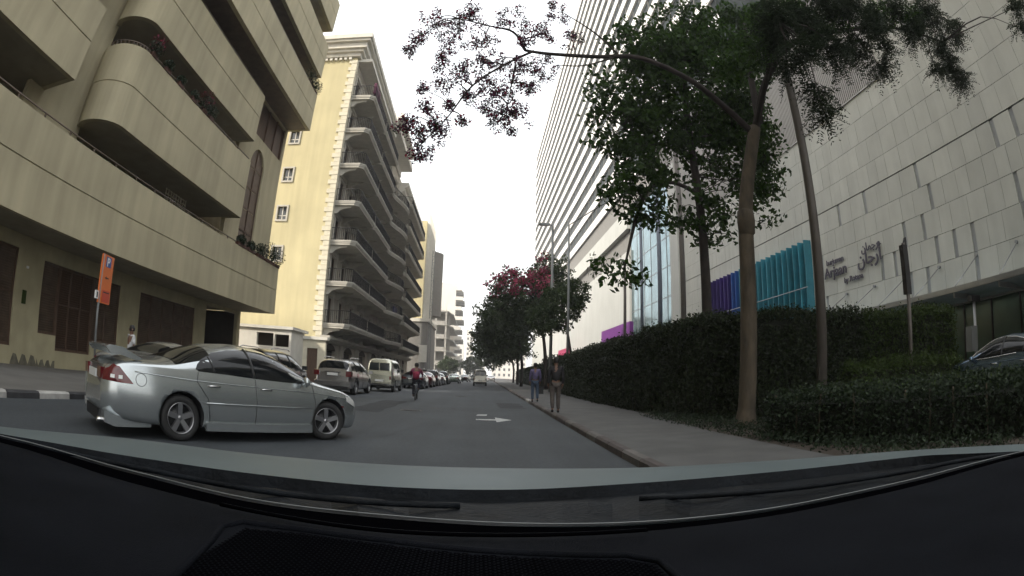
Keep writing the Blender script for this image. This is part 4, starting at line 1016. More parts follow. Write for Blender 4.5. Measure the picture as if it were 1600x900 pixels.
sedan('small dark car far down the street, left of the minibus', (-2.4, 104, 0), R(80), (.05,.05,.055), 'tiny cars at the end of the street', detail=False)
sedan('small grey car crossing at the end of the street', (-1.0, 128, 0), R(25), (.16,.17,.18), 'tiny cars at the end of the street', detail=False)
sedan('small pale car at the very end of the street beside the pavement', (3.2, 122, 0), R(88), (.5,.5,.5), 'tiny cars at the end of the street', detail=False)
sedan('blue-grey car seen over the low hedge before the mall canopy', (12.1, 6.6, .28), R(94), (.12,.18,.25), detail=True, trim=True)

# ------------------------------------------------------------------ people
def skin_fig(name, joints, bones, m, parent, color=None, sub=1):
    me = bpy.data.meshes.new(name); names = list(joints); me.from_pydata([joints[n][0] for n in names], [(names.index(a), names.index(b)) for a, b in bones], [])
    o = bpy.data.objects.new(name, me); C.objects.link(o); md = o.modifiers.new('s', 'SKIN'); md.use_smooth_shade = True
    o.modifiers.new('u', 'SUBSURF').levels = sub; o.modifiers['u'].render_levels = sub
    for i, n in enumerate(names):
        r = joints[n][1]; me.skin_vertices[0].data[i].radius = r if isinstance(r, tuple) else (r, r)
    me.skin_vertices[0].data[0].use_root = True
    bpy.context.view_layer.update()
    me2 = bpy.data.meshes.new_from_object(o.evaluated_get(bpy.context.evaluated_depsgraph_get())); bpy.data.objects.remove(o)
    me2.materials.clear(); me2.materials.append(M[m])
    q = bpy.data.objects.new(name, me2); C.objects.link(q); q.parent = parent
    if color: q.color = (*color, 1)
    return q
def person(label, loc, rz, J, shirt, trousers, h=1.72, group=None, sleeves='long', bag=None, dress=False):
    """local frame: +x is forward; J overrides joint positions"""
    t = thing('person', label, 'person', loc, rz, group); s = h/1.72
    b = dict(pelvis=((0,0,.93),(.13,.10)), chest=((0,0,1.28),(.155,.105)), neck=((0,0,1.47),.055), head=((.015,0,1.60),(.082,.095)), crown=((.01,0,1.68),(.06,.07)),
        shL=((0,.17,1.40),.06), elL=((-.02,.22,1.14),.042), wrL=((.06,.22,.90),.030), haL=((.08,.21,.82),(.028,.04)),
        shR=((0,-.17,1.40),.06), elR=((-.04,-.22,1.14),.042), wrR=((.0,-.22,.90),.030), haR=((.01,-.21,.82),(.028,.04)),
        hiL=((0,.09,.88),.088), knL=((.05,.10,.50),.058), anL=((-.02,.10,.10),.038), toL=((.12,.11,.045),.036),
        hiR=((0,-.09,.88),.088), knR=((-.02,-.10,.50),.058), anR=((-.16,-.10,.14),.038), toR=((-.05,-.11,.05),.036))
    for k, v in J.items(): b[k] = (v, b[k][1])
    b = {k: (tuple(c*s for c in p), r) for k, (p, r) in b.items()}
    bones = [('pelvis','chest'),('chest','neck'),('neck','head'),('head','crown')]
    for S in 'LR': bones += [('chest','sh'+S),('sh'+S,'el'+S),('el'+S,'wr'+S),('wr'+S,'ha'+S),('pelvis','hi'+S),('hi'+S,'kn'+S),('kn'+S,'an'+S),('an'+S,'to'+S)]
    skin_fig('body', b, bones, 'skin', t)
    g = lambda k, d: (b[k][0], tuple(x+d for x in b[k][1]) if isinstance(b[k][1], tuple) else b[k][1]+d)
    T = {'pelvis': g('pelvis', .025), 'chest': g('chest', .022), 'neck': (tuple(Vector(b['neck'][0])-Vector((0,0,.05))), .07)}; bs = [('pelvis','chest'),('chest','neck')]
    for S in 'LR':
        T['sh'+S] = g('sh'+S, .016); T['el'+S] = g('el'+S, .016); bs += [('chest','sh'+S),('sh'+S,'el'+S)]
        if sleeves == 'long': T['wr'+S] = g('wr'+S, .014); bs.append(('el'+S,'wr'+S))
    skin_fig('shirt', T, bs, 'cloth', t, shirt)
    T = {'pelvis': (tuple(Vector(b['pelvis'][0])+Vector((0,0,.0))), (.142,.112))}; bs = []
    for S in 'LR':
        T['hi'+S] = g('hi'+S, .018); T['kn'+S] = g('kn'+S, .02); T['an'+S] = g('an'+S, .022); bs += [('pelvis','hi'+S),('hi'+S,'kn'+S),('kn'+S,'an'+S)]
    skin_fig('trousers', T, bs, 'cloth', t, trousers)
    for S in 'LR':
        a, c = Vector(b['an'+S][0]), Vector(b['to'+S][0]); skin_fig('shoe', {'a': (tuple(a-Vector((.02,0,.05))), .048), 'b': (tuple((a+c)/2-Vector((0,0,.02))), .05), 'c': (tuple(c), .044)}, [('a','b'),('b','c')], 'black_plastic', t)
    hd = Vector(b['head'][0])
    hm = MB(); n = 14; prof = [(.0,.125),(.05,.118),(.085,.085),(.10,.03),(.098,-.02),(.085,-.06)]
    hm.lathe([(r*s, a*s) for r, a in prof], 'z', n, (hd.x-.02, hd.y, hd.z+.01)); hm.build('hair', 'hair', t)
    fx = hd.x+.085
    for sg in (1,-1): MB().lathe([(0,.012),(.012,0),(0,-.012)], 'x', 8, (fx, sg*.032, hd.z+.01)).build('eye', 'black_plastic', t)
    MB().prism([(fx-.01,hd.z+.02),(fx+.022,hd.z-.025),(fx-.01,hd.z-.03)], -.012, .012, axis=1).build('nose', 'skin', t)
    MB().box(fx-.006,fx+.004,-.022,.022,hd.z-.058,hd.z-.05).build('mouth', 'lamp_red', t)
    for sg in (1,-1):
        MB().lathe([(0,.012),(.026,.008),(.028,-.006),(0,-.01)], 'y', 8, (hd.x, sg*.088, hd.z-.005)).build('ear', 'skin', t)
        a = Vector(b['wrL' if sg > 0 else 'wrR'][0]); c = Vector(b['haL' if sg > 0 else 'haR'][0]); d = (c-a).normalized()
        fg = MB()
        for i, (o, L) in enumerate(((-.027,.07),(-.009,.082),(.009,.078),(.026,.06))):
            p = c+Vector((o,0,0)); fg.tube([p, p+d*L*.5+Vector((.0,-sg*.004,0)), p+d*L+Vector((0,-sg*.018,0))], [.010,.009,.006], 6)
        fg.tube([c+Vector((.03,0,.02)), c+Vector((.052,0,-.005)), c+Vector((.056,-sg*.01,-.035))], [.011,.010,.007], 6); fg.build('fingers', 'skin', t)
    return t
walk1 = {}
person('walker in a mauve shirt and blue trousers, farther along the right pavement', (2.56, 23.6, .13), R(92), {}, (.12,.10,.20), (.05,.075,.12), 1.75)
p2 = person('walker in a black top and grey-brown trousers, nearer on the right pavement', (2.42, 16.4, .13), R(92), dict(knL=(-.02,.10,.50), anL=(-.14,.10,.14), toL=(-.04,.11,.05), knR=(.05,-.10,.50), anR=(.0,-.10,.10), toR=(.13,-.11,.045)), (.018,.017,.02), (.085,.072,.065), 1.74)
tag(MB().box(-.16,.16,-.06,.06,-.32,0).tube([(-.1,0,0),(-.06,0,.16),(.06,0,.16),(.1,0,0)], .012, 5).build('handbag', 'black_plastic'), 'dark bag hanging from the hand of the mauve-shirted walker', 'bag').location = (2.79, 23.7, .82)
person('person in a white shirt standing on the left pavement behind the silver saloon', (-9.9, 12.3, .13), R(-120), {}, (.5,.5,.5), (.06,.05,.05), 1.68, sleeves='short')
# cyclist: a bicycle and its rider
def bicycle(label, loc, rz):
    t = thing('bicycle', label, 'bicycle', loc, rz); r = .33
    for x in (-.52, .52):
        w = MB(); w.tube([(x+r*math.cos(a), 0, r+r*math.sin(a)) for a in [i*2*math.pi/28 for i in range(29)]], .02, 6, cap=False); wo = w.build('wheel', 'rubber', t)
        s = MB()
        for i in range(12): a = i*math.pi/6; s.tube([(x,0,r),(x+r*math.cos(a),0,r+r*math.sin(a))], .003, 3)
        s.build('spokes', 'steel', wo, kind='stuff')
    f = MB(); bb, st, hd, hb = (-.05,0,.30), (-.2,0,.82), (.38,0,.85), (.35,0,.72)
    for a, b in ((bb,st),(st,hd),(bb,hb),(bb,(-.52,0,r)),(st,(-.52,0,r)),(hd,(.52,0,r))): f.tube([a,b], .016, 6)
    f.build('frame', 'pole_blue', t); MB().tube([(.33,.28,1.02),(.38,.1,1.04),(.38,-.1,1.04),(.33,-.28,1.02)], .014, 6).tube([(.38,0,.85),(.38,0,1.04)], .014, 6).build('handlebar', 'steel', t)
    MB().prism([(-.36,-.08),(-.1,-.02),(-.1,.02),(-.36,.08)], .86, .91).tube([(-.2,0,.8),(-.22,0,.87)], .013, 6).build('saddle', 'black_plastic', t)
    MB().lathe([(0,.0),(.09,0),(.09,.01),(0,.01)], 'y', 16, (-.05,.03,.3)).build('chainring', 'steel', t); box('pedal', 'steel', t, -.08,-.02,.08,.18,.12,.15); box('pedal', 'steel', t, -.08,-.02,-.18,-.08,.45,.48)
    MB().box(-.72,-.4,-.07,.07,.70,.72).tube([(-.7,0,.7),(-.52,.06,r)], .008, 5).tube([(-.7,0,.7),(-.52,-.06,r)], .008, 5).build('rear_rack', 'steel', t)
bicycle('dark bicycle ridden away down the road behind the old van', (-2.75, 24.3, 0), R(92))
person('cyclist in a red and purple checked shirt riding away along the road', (-2.76, 24.1, 0), R(92), dict(pelvis=(-.02,0,.98), chest=(.06,0,1.30), neck=(.12,0,1.46), head=(.15,0,1.59), crown=(.15,0,1.67), shL=(.07,.18,1.40), shR=(.07,-.18,1.40), elL=(.24,.28,1.2), elR=(.24,-.28,1.2),
   wrL=(.46,.27,1.10), wrR=(.46,-.27,1.10), haL=(.53,.27,1.08), haR=(.53,-.27,1.08), hiL=(0,.10,.92), hiR=(0,-.10,.92), knL=(.32,.13,.62), knR=(.25,-.13,.78), anL=(.12,.12,.22), anR=(.1,-.12,.52), toL=(.27,.12,.16), toR=(.25,-.12,.48)), (.16,.03,.07), (.03,.03,.045), 1.70)
tag(MB().lathe([(.0,.16),(.16,.12),(.2,0),(.16,-.12),(0,-.16)], 'x', 12).build('backpack', 'cloth', None, (.22,.02,.05)), 'red bag carried low on the back of the cyclist', 'bag').location = (-2.74, 23.88, 1.12)

# ------------------------------------------------------------------ trees
def bez(pts, n=5):
    P = [Vector(p) for p in pts]; out = []
    for i in range(len(P)-1):
        p0, p1, p2, p3 = P[max(i-1,0)], P[i], P[i+1], P[min(i+2,len(P)-1)]
        for k in range(n):
            t = k/n; out.append(.5*((2*p1)+(p2-p0)*t+(2*p0-5*p1+4*p2-p3)*t*t+(3*p1-p0-3*p2+p3)*t**3))
    return out+[P[-1]]
def limb(mb, pts, r0, r1, n=8):
    q = bez(pts); mb.tube(q, [r0+(r1-r0)*i/(len(q)-1) for i in range(len(q))], n); return q
def twig(mb, q, c, r=.018, wob=.25):
    a = min(q, key=lambda p: (p-c).length+max(0, p.z-c.z)*.3); L = (c-a).length
    if L < .1: return
    m = (a+c)/2+Vector(rdir(1)[0])*L*wob*.5+Vector((0,0,L*.08)); mb.tube(bez([a, m, c], 3), [r*1.3, r*1.1, r*.9, r*.8, r*.6, r*.5, r*.35][:len(bez([a,m,c],3))], 4)
def frond_cloud(center, r, n):
    """feather leaves: each frond a drooping rib with thin leaflets on both sides -> centres and half axes"""
    cs, us, ws = [], [], []
    for _ in range(n):
        d = Vector(rdir(1)[0]); d.z = d.z*.6-.12; d.normalize(); base = Vector(center)+Vector(rdir(1)[0])*r*.45; L = .32+.25*rng.random(); side = d.cross(Vector((0,0,1))).normalized()
        for k in range(12):
            t = (k+.6+.8*rng.random())/12; p = base+d*L*t+Vector((0,0,-.2*L*t*t*2))
            for sg in (1,-1):
                ln = (.034+.05*rng.random())*(1-.45*abs(t-.45)*1.6); u = (side*sg+d*(.3+.4*rng.random())+Vector(rng.normal(size=3)*.18)).normalized()*ln
                cs.append(p+u); us.append(u); ws.append(d.cross(u).normalized().cross(u).normalized()*(.012+.008*rng.random()))
    return cs, us, ws
FL = [(-1.86,10.49,8.98,.31),(-1.51,10.85,9.91,.42),(-1.08,10.64,8.89,.47),(-.54,10.92,10.22,.42),(-.17,10.95,9.36,.49),(-.68,10.28,7.88,.37),(-1.13,10.22,8.01,.22),(.19,11.2,8.72,.32),(.44,10.51,9.72,.4),(.92,10.48,9.09,.39),(1.33,11.39,8.74,.41),(-.09,10.76,7.84,.3),(-.53,11.2,7.72,.28),(-1.14,10.77,7.81,.23),(-2.06,10.97,8.92,.19),(.07,10.38,7.35,.32),(.51,10.96,8.19,.39),(1.0,11.24,8.02,.24),(.38,10.83,7.19,.37),(.77,11.09,7.18,.3),(.26,11.01,6.93,.27),(.76,10.28,8.15,.33),(-.94,11.11,9.9,.42),(-1.55,10.91,6.57,.32),(-1.16,10.56,6.57,.28),(-1.37,10.24,6.8,.21),(-1.86,11.24,6.99,.21),(-1.34,10.77,6.02,.23),(-1.05,11.06,6.57,.26),(-1.61,11.25,6.07,.18),(-.63,11.06,6.92,.15),(.57,11.31,6.85,.12),(1.25,10.67,9.48,.32),(1.65,11.16,10.61,.35),(1.9,10.73,9.39,.29),(-.29,11.32,8.78,.32),(-2.06,11.25,6.74,.18),(-1.51,10.32,7.36,.14),(-.05,10.36,6.91,.2),(-.92,10.46,7.1,.17)]
FE = [(6.76,7.57,8.88,.68),(6.9,7.04,8.01,.64),(8.42,7.23,9.7,.62),(8.7,6.9,8.9,.40),(10.45,7.11,10.4,.62),(10.9,6.99,9.68,.65),(12.3,6.95,11.0,.84),(9.37,7.18,8.6,.3),(9.13,7.5,8.2,.36),(12.6,7.28,10.0,.59),(13.29,7.53,9.75,.63),(13.44,7.46,9.19,.52),(12.32,7.59,9.21,.36),(6.3,7.27,6.5,.37),(5.93,6.76,5.8,.22),(8.41,7.46,8.51,.48),(5.88,7.56,8.02,.56),(5.86,7.5,7.13,.33),(12.4,3.6,9.3,.4),(12.6,3.9,8.8,.25),(5.8,6.81,7.18,.45),(7.52,7.43,7.92,.3),(5.71,7.17,8.42,.56),(13.8,7.0,10.9,.6),(11.6,7.3,10.6,.6),(7.6,7.4,9.6,.7),(9.3,7.2,9.6,.7)]
T1 = thing('flame_tree', 'flame tree with a bare forked trunk and a long flowering limb over the road', 'tree', (0,0,0))
tr = MB()
q0 = limb(tr, [(5.97,10.66,.05),(6.0,10.66,1.6),(6.03,10.66,3.4),(6.09,10.66,4.9),(6.3,10.66,6.0),(6.72,10.66,7.4)], .215, .165, 14)
tr.lathe([(.0,-.4),(.2,-.25),(.225,.05),(.205,.3),(.0,.42)], 'z', 12, (6.07,10.62,4.75))
tr.lathe([(.34,0),(.25,.2),(.2,.5)], 'z', 12, (5.97,10.66,.06))
tr.build('trunk', 'bark', T1)
br = MB()
q1 = limb(br, [(6.68,10.66,7.2),(5.9,10.7,7.9),(5.0,10.7,8.55),(3.7,10.7,9.0),(2.5,10.7,8.85),(1.4,10.7,8.8),(.8,10.7,8.85)], .095, .035)
q2 = limb(br, [(.8,10.7,8.85),(.5,10.8,9.5),(-.1,10.9,9.75),(-.9,10.8,9.9)], .04, .012)
q3 = limb(br, [(1.0,10.7,8.85),(.3,10.6,8.3),(-.4,10.5,7.6),(-.9,10.6,6.8),(-1.35,10.6,6.2)], .035, .01)
q4 = limb(br, [(.6,10.7,8.7),(.5,10.8,7.9),(.4,10.8,7.0)], .02, .008)
q5 = limb(br, [(6.72,10.66,7.3),(7.0,10.0,8.6),(7.6,9.0,9.4),(8.9,8.0,9.6),(10.6,7.5,10.0),(12.8,7.2,10.2)], .12, .03)
q6 = limb(br, [(6.72,10.66,7.4),(6.6,9.2,8.4),(6.2,7.8,8.6),(5.8,7.2,8.2)], .07, .02)
q7 = limb(br, [(6.9,10.66,7.6),(7.1,10.9,9.5),(7.6,11.2,12)], .12, .06)
q8 = limb(br, [(3.2,10.7,8.9),(2.6,10.8,9.7),(1.8,11,10.5)], .035, .01)
q9 = limb(br, [(3.0,10.7,8.9),(2.2,10.5,8.4),(1.5,10.3,8.2)], .03, .008)
ql = q1[12:]+q2+q3+q4+q8+q9; qr = q5+q6+q7
for c in FL: twig(br, ql, Vector(c[:3]), .016)
for c in FE: twig(br, qr, Vector(c[:3]), .022)
br.build('branches', 'bark_dark', T1, kind='stuff')
def cluster_pts(cl, dens, sub=.11):
    out = []
    for (x, y, z, r) in cl:
        k = max(4, int(13*r/.3)); ctr = ball(k, (r,r,r))+np.array([x,y,z])
        for c in ctr: out.append(c+ball(int(dens), (sub,sub,sub)))
    return np.concatenate(out)
P = cluster_pts(FL, 44, .14); sel = rng.random(len(P)); leaves('foliage', P[sel < .62], .028, 'leaf_purple', T1, .6); leaves('flowers', P[sel > .86], .034, 'leaf_flower', T1, .8); leaves('green_leaves', P[(sel > .62) & (sel < .86)], .028, 'leaf_broad', T1, .55)
cs, us, ws = [], [], []
for (x, y, z, r) in FE:
    a, b, c = frond_cloud((x,y,z), r, int(85*(r/.6)**1.6)+9); cs += a; us += b; ws += c
_g = np.concatenate([ball(600, (.6,.5,.5))+np.array(c) for c in ((6.0,8.0,8.9),(6.9,7.8,9.6),(7.7,8.0,9.2),(5.7,8.4,8.2),(8.6,7.8,9.9),(6.7,9.0,9.9),(9.9,7.4,10.1),(7.2,10,10.6),(6.4,9.6,9.2),(5.3,9.2,9.0),(8.0,9.2,10.6),(11.4,7.3,10.6),(5.0,8.4,7.6))])
leaves('foliage', _g, .06, 'leaf_broad', T1, .5)
link('feather_leaves', quads_mesh('feather_leaves', np.array([tuple(v) for v in cs]), np.array([tuple(v) for v in us]), np.array([tuple(v) for v in ws])), 'leaf_feather', T1, kind='stuff')

def crown_clusters(ells, n):
    vol = [e[3]*e[4]*e[5] for e in ells]; tot = sum(vol); out = []
    for e, v in zip(ells, vol):
        k = max(4, int(n*v/tot)); d = rdir(k); rr = (.35+.65*rng.random(k)**.6)[:,None]; lump = (1+.22*np.sin(d[:,0:1]*5+e[0])*np.cos(d[:,2:3]*6))
        out.append(np.array(e[:3])+d*rr*lump*np.array(e[3:6]))
    return np.concatenate(out)
def tree(label, base, trunk, ells, ncl, nleaf, size, leafm, rt=.14, group=None, red=None, clr=.34, name='broadleaf_tree', limbs=6, asp=.6):
    t = thing(name, label, 'tree', (0,0,0), 0, group); tm = MB(); q = limb(tm, [base]+trunk, rt, rt*.55, 10); tm.build('trunk', 'bark_dark', t)
    cc = crown_clusters(ells, ncl); b = MB(); qs = list(q[len(q)//3:])
    for e in ells[:limbs]:
        c = Vector(e[:3]); s = min(qs, key=lambda p: (p-c).length); qs += limb(b, [s, (s+c)/2+Vector((0,0,.3)), c], rt*.45, rt*.15, 6)
    for c in cc[::3]: twig(b, qs, Vector(c), rt*.09)
    b.build('branches', 'bark_dark', t, kind='stuff')
    P = (cc[:,None,:]+ball(ncl*0+len(cc)*nleaf, (clr,clr,clr*.8)).reshape(len(cc), nleaf, 3)).reshape(-1, 3)
    if red is not None:
        m = red(cc); mm = np.repeat(m, nleaf) & (rng.random(len(P)) < .6); leaves('flowers', P[mm], size, 'leaf_redfar', t, .7); P = P[~mm]
    leaves('foliage', P, size, leafm, t, asp); return t
tree('dense broad-leaved tree rising behind the tall hedge next to the flame tree', (6.95,15,.1), [(6.93,15,2),(6.9,15,4.5),(6.85,15,6.5),(6.7,15,9.5),(6.8,15,12)],
     [(6.84,15,10.6,3.3,1.8,2.9),(4.9,14.6,6.9,1.35,1.2,1.5),(9.0,15,9.2,1.5,1.4,2.6),(4.0,14.3,4.25,.85,.7,.6),(9.1,15,13.9,2.8,1.6,1.7),(4.3,14.8,9.1,1.2,1.0,1.6),(5.6,14.6,12.3,2.0,1.2,1.4),(7.0,15,6.3,1.2,1.1,.9),(8.9,14.6,6.6,.7,.7,.8)], 900, 32, .10, 'leaf_broad', .19, clr=.45)
GF = 'street trees beyond the hedge down the right pavement'
redf = lambda c: (c[:,2] > 8.4) & (c[:,0] < 6.2) & (c[:,1] < 50.5) & (rng.random(len(c)) < .85)
tree('small dark tree nearest the first grey lamp post', (6.6,37,.1), [(6.6,37,2),(6.3,37,4),(5.9,37,6)], [(5.6,37,6.1,1.8,1.9,1.7),(6.7,37.5,7.2,1.2,1.4,1.3),(4.4,37,5.2,1.2,1.2,1.0)], 150, 40, .11, 'leaf_far', .13, GF, clr=.42)
tree('large street tree crowned with red blossom above the walkers', (6.2,49,.1), [(6.2,49,3),(5.8,49,6),(5.0,49,8.5)], [(6.6,50.5,11.8,1.9,2.2,1.5),(3.9,48.5,9.0,3.6,3,2.4),(6.4,50,9.6,2.6,3,2.7),(2.0,48,7.3,2.0,2,1.6),(4.8,49,6.6,2.6,2.4,1.6),(1.3,47.8,10.2,1.0,1,.8)], 420, 40, .13, 'leaf_far', .2, GF, red=redf, clr=.5)
tree('dark street tree behind the red-blossomed one, leaning over the kerb', (5.2,63,.1), [(5.2,63,3),(4.6,63,6),(3.8,63,8)], [(2.6,62,7.4,3.3,3,2.6),(.6,61,6.0,1.6,2,1.4),(5.2,64,8.6,3,3,3),(3.0,62,4.6,2.4,2.4,1.5)], 330, 38, .16, 'leaf_far', .2, GF, clr=.6)
tree('dark street tree fourth along the right pavement', (6,80,.1), [(6,80,3),(5.5,80,6),(4.6,80,9)], [(3.6,80,8.5,4,4,3.4),(1.6,79,5.6,2.6,3,2.0),(5.6,80,5.5,3,3,2)], 300, 36, .2, 'leaf_far', .22, GF, clr=.75)
tree('hazy street tree near the end of the right pavement', (7,104,.1), [(7,104,3),(6,104,7),(5,104,9)], [(4.6,104,8.5,4.6,4,3.6),(3.2,103,5.0,3,3,2)], 240, 32, .26, 'leaf_far', .22, GF, clr=.9)
tree('small hazy tree by the road at the very end of the street', (-1.0,170,.1), [(-1,170,2),(-1,170,4)], [(-1,170,4.5,4.5,4,3)], 130, 30, .3, 'leaf_far', .2, GF, clr=.9)
tree('low round tree by the parked cars at the end of the left pavement', (-8.2,140,.1), [(-8.2,140,2),(-8,140,4)], [(-7.6,140,3.8,2.6,2.5,2.2)], 90, 30, .28, 'leaf_far', .16, GF, clr=.8)

# ------------------------------------------------------------------ hedges
def hedge(label, front, depth, z0, z1, dens, size, leafm, name='hedge', group=None, top_var=.12, base=None, wob=.1, core='hedge_core', bottom_gap=0.):
    t = thing(name, label, 'hedge', (0,0,0), 0, group)
    F = [Vector((p[0],p[1])) for p in front]; off = []
    for i, p in enumerate(F):
        d = (F[min(i+1,len(F)-1)]-F[max(i-1,0)]).normalized(); off.append(p+Vector((-d.y, d.x))*depth)
    c = MB(); ins = .14
    poly = [tuple(p+(o-p).normalized()*ins) for p, o in zip(F, off)]+[tuple(o-(o-p).normalized()*ins) for p, o in zip(reversed(F), reversed(off))]
    for i in range(len(F)-1):
        a, b, c2, d2 = poly[i], poly[i+1], poly[len(poly)-2-i], poly[len(poly)-1-i]
        c.prism([a, b, c2, d2], z0+bottom_gap, z1-.14)
    c.build('woody_core', core, t)
    cs = []
    for i in range(len(F)-1):
        L = (F[i+1]-F[i]).length; H = z1-z0
        for (A, B, is_top) in ((F[i], F[i+1], False), (off[i], off[i+1], False), (F[i], off[i], True)):
            area = L*H if not is_top else L*abs(depth); k = int(area*dens*(.25 if (A is off[i]) else 1))
            s, u = rng.random(k), rng.random(k)
            if not is_top:
                p = np.outer(1-s, [A.x,A.y])+np.outer(s, [B.x,B.y]); z = z0+H*u
            else:
                p = (np.outer((1-s)*(1-u), [*F[i]])+np.outer(s*(1-u), [*F[i+1]])+np.outer((1-s)*u, [*off[i]])+np.outer(s*u, [*off[i+1]])); z = np.full(k, z1)
            q = np.column_stack([p, z]); w = np.sin(q[:,0]*2.3+q[:,1]*1.7)*np.cos(q[:,1]*3.1+q[:,2]*2.2)*wob
            q += rng.normal(size=q.shape)*(.055+size*.5); q[:,2] += (q[:,2] > z1-.3)*w*top_var/.1*.8
            n = off[i]-F[i]; n.normalize(); q[:,0] += n.x*w*.8; q[:,1] += n.y*w*.8; cs.append(q)
    for e in (0, -1):      # end faces
        k = int(abs(depth)*(z1-z0)*dens); s, u = rng.random(k), rng.random(k); p = np.outer(1-s, [*F[e]])+np.outer(s, [*off[e]])
        cs.append(np.column_stack([p, z0+(z1-z0)*u])+rng.normal(size=(k,3))*.06)
    cs = np.concatenate(cs); leaves('foliage', cs, size, leafm, t, .6); k = cs[:,2] > z1-.18; sh = cs[k][rng.random(k.sum()) < .10]+rng.normal(size=(1,3))*.01; sh[:,2] += rng.random(len(sh))*.11; leaves('new_shoots', sh, size*.9, 'leaf_bright', t, .45)
    s = MB()
    for i in range(len(F)-1):
        L = (F[i+1]-F[i]).length
        for k in range(int(L/.5)):
            p = F[i].lerp(F[i+1], (k+rng.random())/max(1,int(L/.5))); s.tube([(p.x+.1,p.y+.05,z0),(p.x+.1+rng.normal()*.08,p.y+.1,z0+.8)], .018, 4)
    s.build('stems', 'bark', t, kind='stuff'); return t
hedge('tall clipped dark hedge running along the right pavement past the walkers', [(6.3,46),(5.75,34),(5.35,24),(5.3,17.6)][::-1], -1.2, .08, 2.7, 560, .048, 'leaf_hedge')
hedge('tall dark hedge curving away behind the flame tree and the lamp post', [(5.42,17.4),(5.76,13.2),(6.75,11.75),(8,11.3),(10,10.85)], 1.1, .08, 2.8, 1000, .04, 'leaf_hedge')
hedge('paler end of the tall hedge standing left of the canopy post', [(10.1,10.8),(11.6,9.9),(12.6,9.2)], 1.0, .08, 2.72, 900, .04, 'leaf_bright')
hedge('far tall hedge beyond the break where the pavement narrows', [(6.6,50),(7.3,70),(8.3,100),(9.5,130)], -1.5, .08, 2.6, 60, .11, 'leaf_hedge')
hedge('low trimmed hedge filling the near right corner before the lamp post', [(4.95,8.1),(5.2,6.9),(5.75,5.6),(6.6,4.2),(7.6,2.4),(8.6,.4)], 3.6, .08, .86, 1150, .032, 'leaf_low', top_var=.06, wob=.07)
hedge('mid-height bright green bush row between the low hedge and the black sign post', [(8.3,9.3),(9.6,8.9),(11.2,8.0)], .9, .08, 1.35, 1000, .032, 'leaf_bright', name='bush_row')
t = tag(leaves('ground_cover', np.column_stack([4.6+rng.random(9000)*1.9, 3.2+rng.random(9000)*11.5, .12+rng.random(9000)*.16]), .03, 'leaf_low', None, .5), kind='stuff')
t['label'] = 'sparse low ground cover at the foot of the hedges'
for (x, y, r, lb) in ((7.4,21,.5,'rounded bush poking above the tall hedge before the purple panel'),(7.6,52,1.1,'round bush behind the hedge below the magenta panel')):
    tt = thing('shrub', lb, 'shrub', (x,y,.1)); leaves('foliage', ball(1500, (r*1.3,r*1.3,r*.8))+np.array([0,0,2.6]), .05 if y < 30 else .1, 'leaf_hedge', tt, .6); MB().tube([(0,0,0),(.1,0,1.4),(0,0,2.6)], .04, 6).build('trunk', 'bark', tt)
tt = thing('conifer', 'small dark cone-shaped shrub before the green shop glass behind the blue-grey car', 'shrub', (16.2,8.0,.1))
k = 2600; zz = rng.random(k); a = rng.random(k)*6.283; rr = .55*(1-zz)**.7*(.6+.4*rng.random(k)); leaves('foliage', np.column_stack([rr*np.cos(a), rr*np.sin(a), .35+zz*2.0]), .05, 'leaf_hedge', tt, .4); MB().tube([(0,0,0),(0,0,1.8)], .06, 6).build('trunk', 'bark', tt)

# ------------------------------------------------------------------ own car around the camera: bonnet edge, cowl, dashboard
OC = thing('camera_car', 'pale bonnet edge, black cowl and dark dashboard of the car the picture is taken from', 'car', (0,0,0))
def dense(pts, n=5): return [tuple(v) for v in bez([(*p, 0) if len(p) == 2 else p for p in pts], n)]
hoodF = dense([(-2.0,.55,.86),(-1.55,1.07,.89),(-1.2,1.48,.9),(-.74,1.65,.905),(-.3,1.75,.905),(.13,1.8,.905),(.57,1.77,.905),(1.06,1.7,.9),(1.57,1.46,.895),(1.89,.99,.89),(2.2,.3,.86)])
hoodN = dense([(-1.75,.4,.90),(-1.29,.89,.925),(-.91,1.12,.93),(-.56,1.24,.93),(-.23,1.29,.93),(.09,1.33,.93),(.44,1.38,.93),(.85,1.35,.93),(1.28,1.2,.93),(1.5,.98,.925),(1.9,.3,.90)])
lineC = dense([(-1.5,.3,.96),(-1.08,.74,.97),(-.70,.85,.97),(-.39,.86,.97),(-.15,.88,.97),(.065,.87,.97),(.28,.85,.97),(.53,.83,.97),(.87,.80,.97),(1.33,.67,.97),(1.75,.3,.96)])
dashE = dense([(-1.3,.25,.99),(-.9,.61,1.0),(-.56,.68,1.0),(-.31,.69,1.0),(-.12,.69,1.0),(.05,.70,1.0),(.23,.70,1.0),(.44,.69,1.0),(.72,.66,1.0),(1.12,.56,1.0),(1.5,.25,.99)])
def sheet(rowsP, sm=True):
    n = len(rowsP[0]); vs = [p for r in rowsP for p in r]; fs = [(i*n+k, i*n+k+1, (i+1)*n+k+1, (i+1)*n+k) for i in range(len(rowsP)-1) for k in range(n-1)]
    return MB().add(vs, fs, 0, sm)
mixr = lambda a, b, t, dz=0.: [(p[0]+(q[0]-p[0])*t, p[1]+(q[1]-p[1])*t, p[2]+(q[2]-p[2])*t+dz) for p, q in zip(a, b)]
front = [(p[0]*1.0, p[1]+.10, p[2]-.03) for p in hoodF]; front2 = [(p[0]*.97, p[1]+.55, p[2]-.26) for p in hoodF]
sheet([hoodN, mixr(hoodN, hoodF, .35, .004), mixr(hoodN, hoodF, .7, .006), hoodF, front, front2, [(p[0]*.95, p[1]+.6, .3) for p in hoodF]]).build('bonnet', 'hood_paint', OC)
jit = [.006*math.sin(i*1.7)+.004*math.sin(i*4.1) for i in range(len(lineC))]
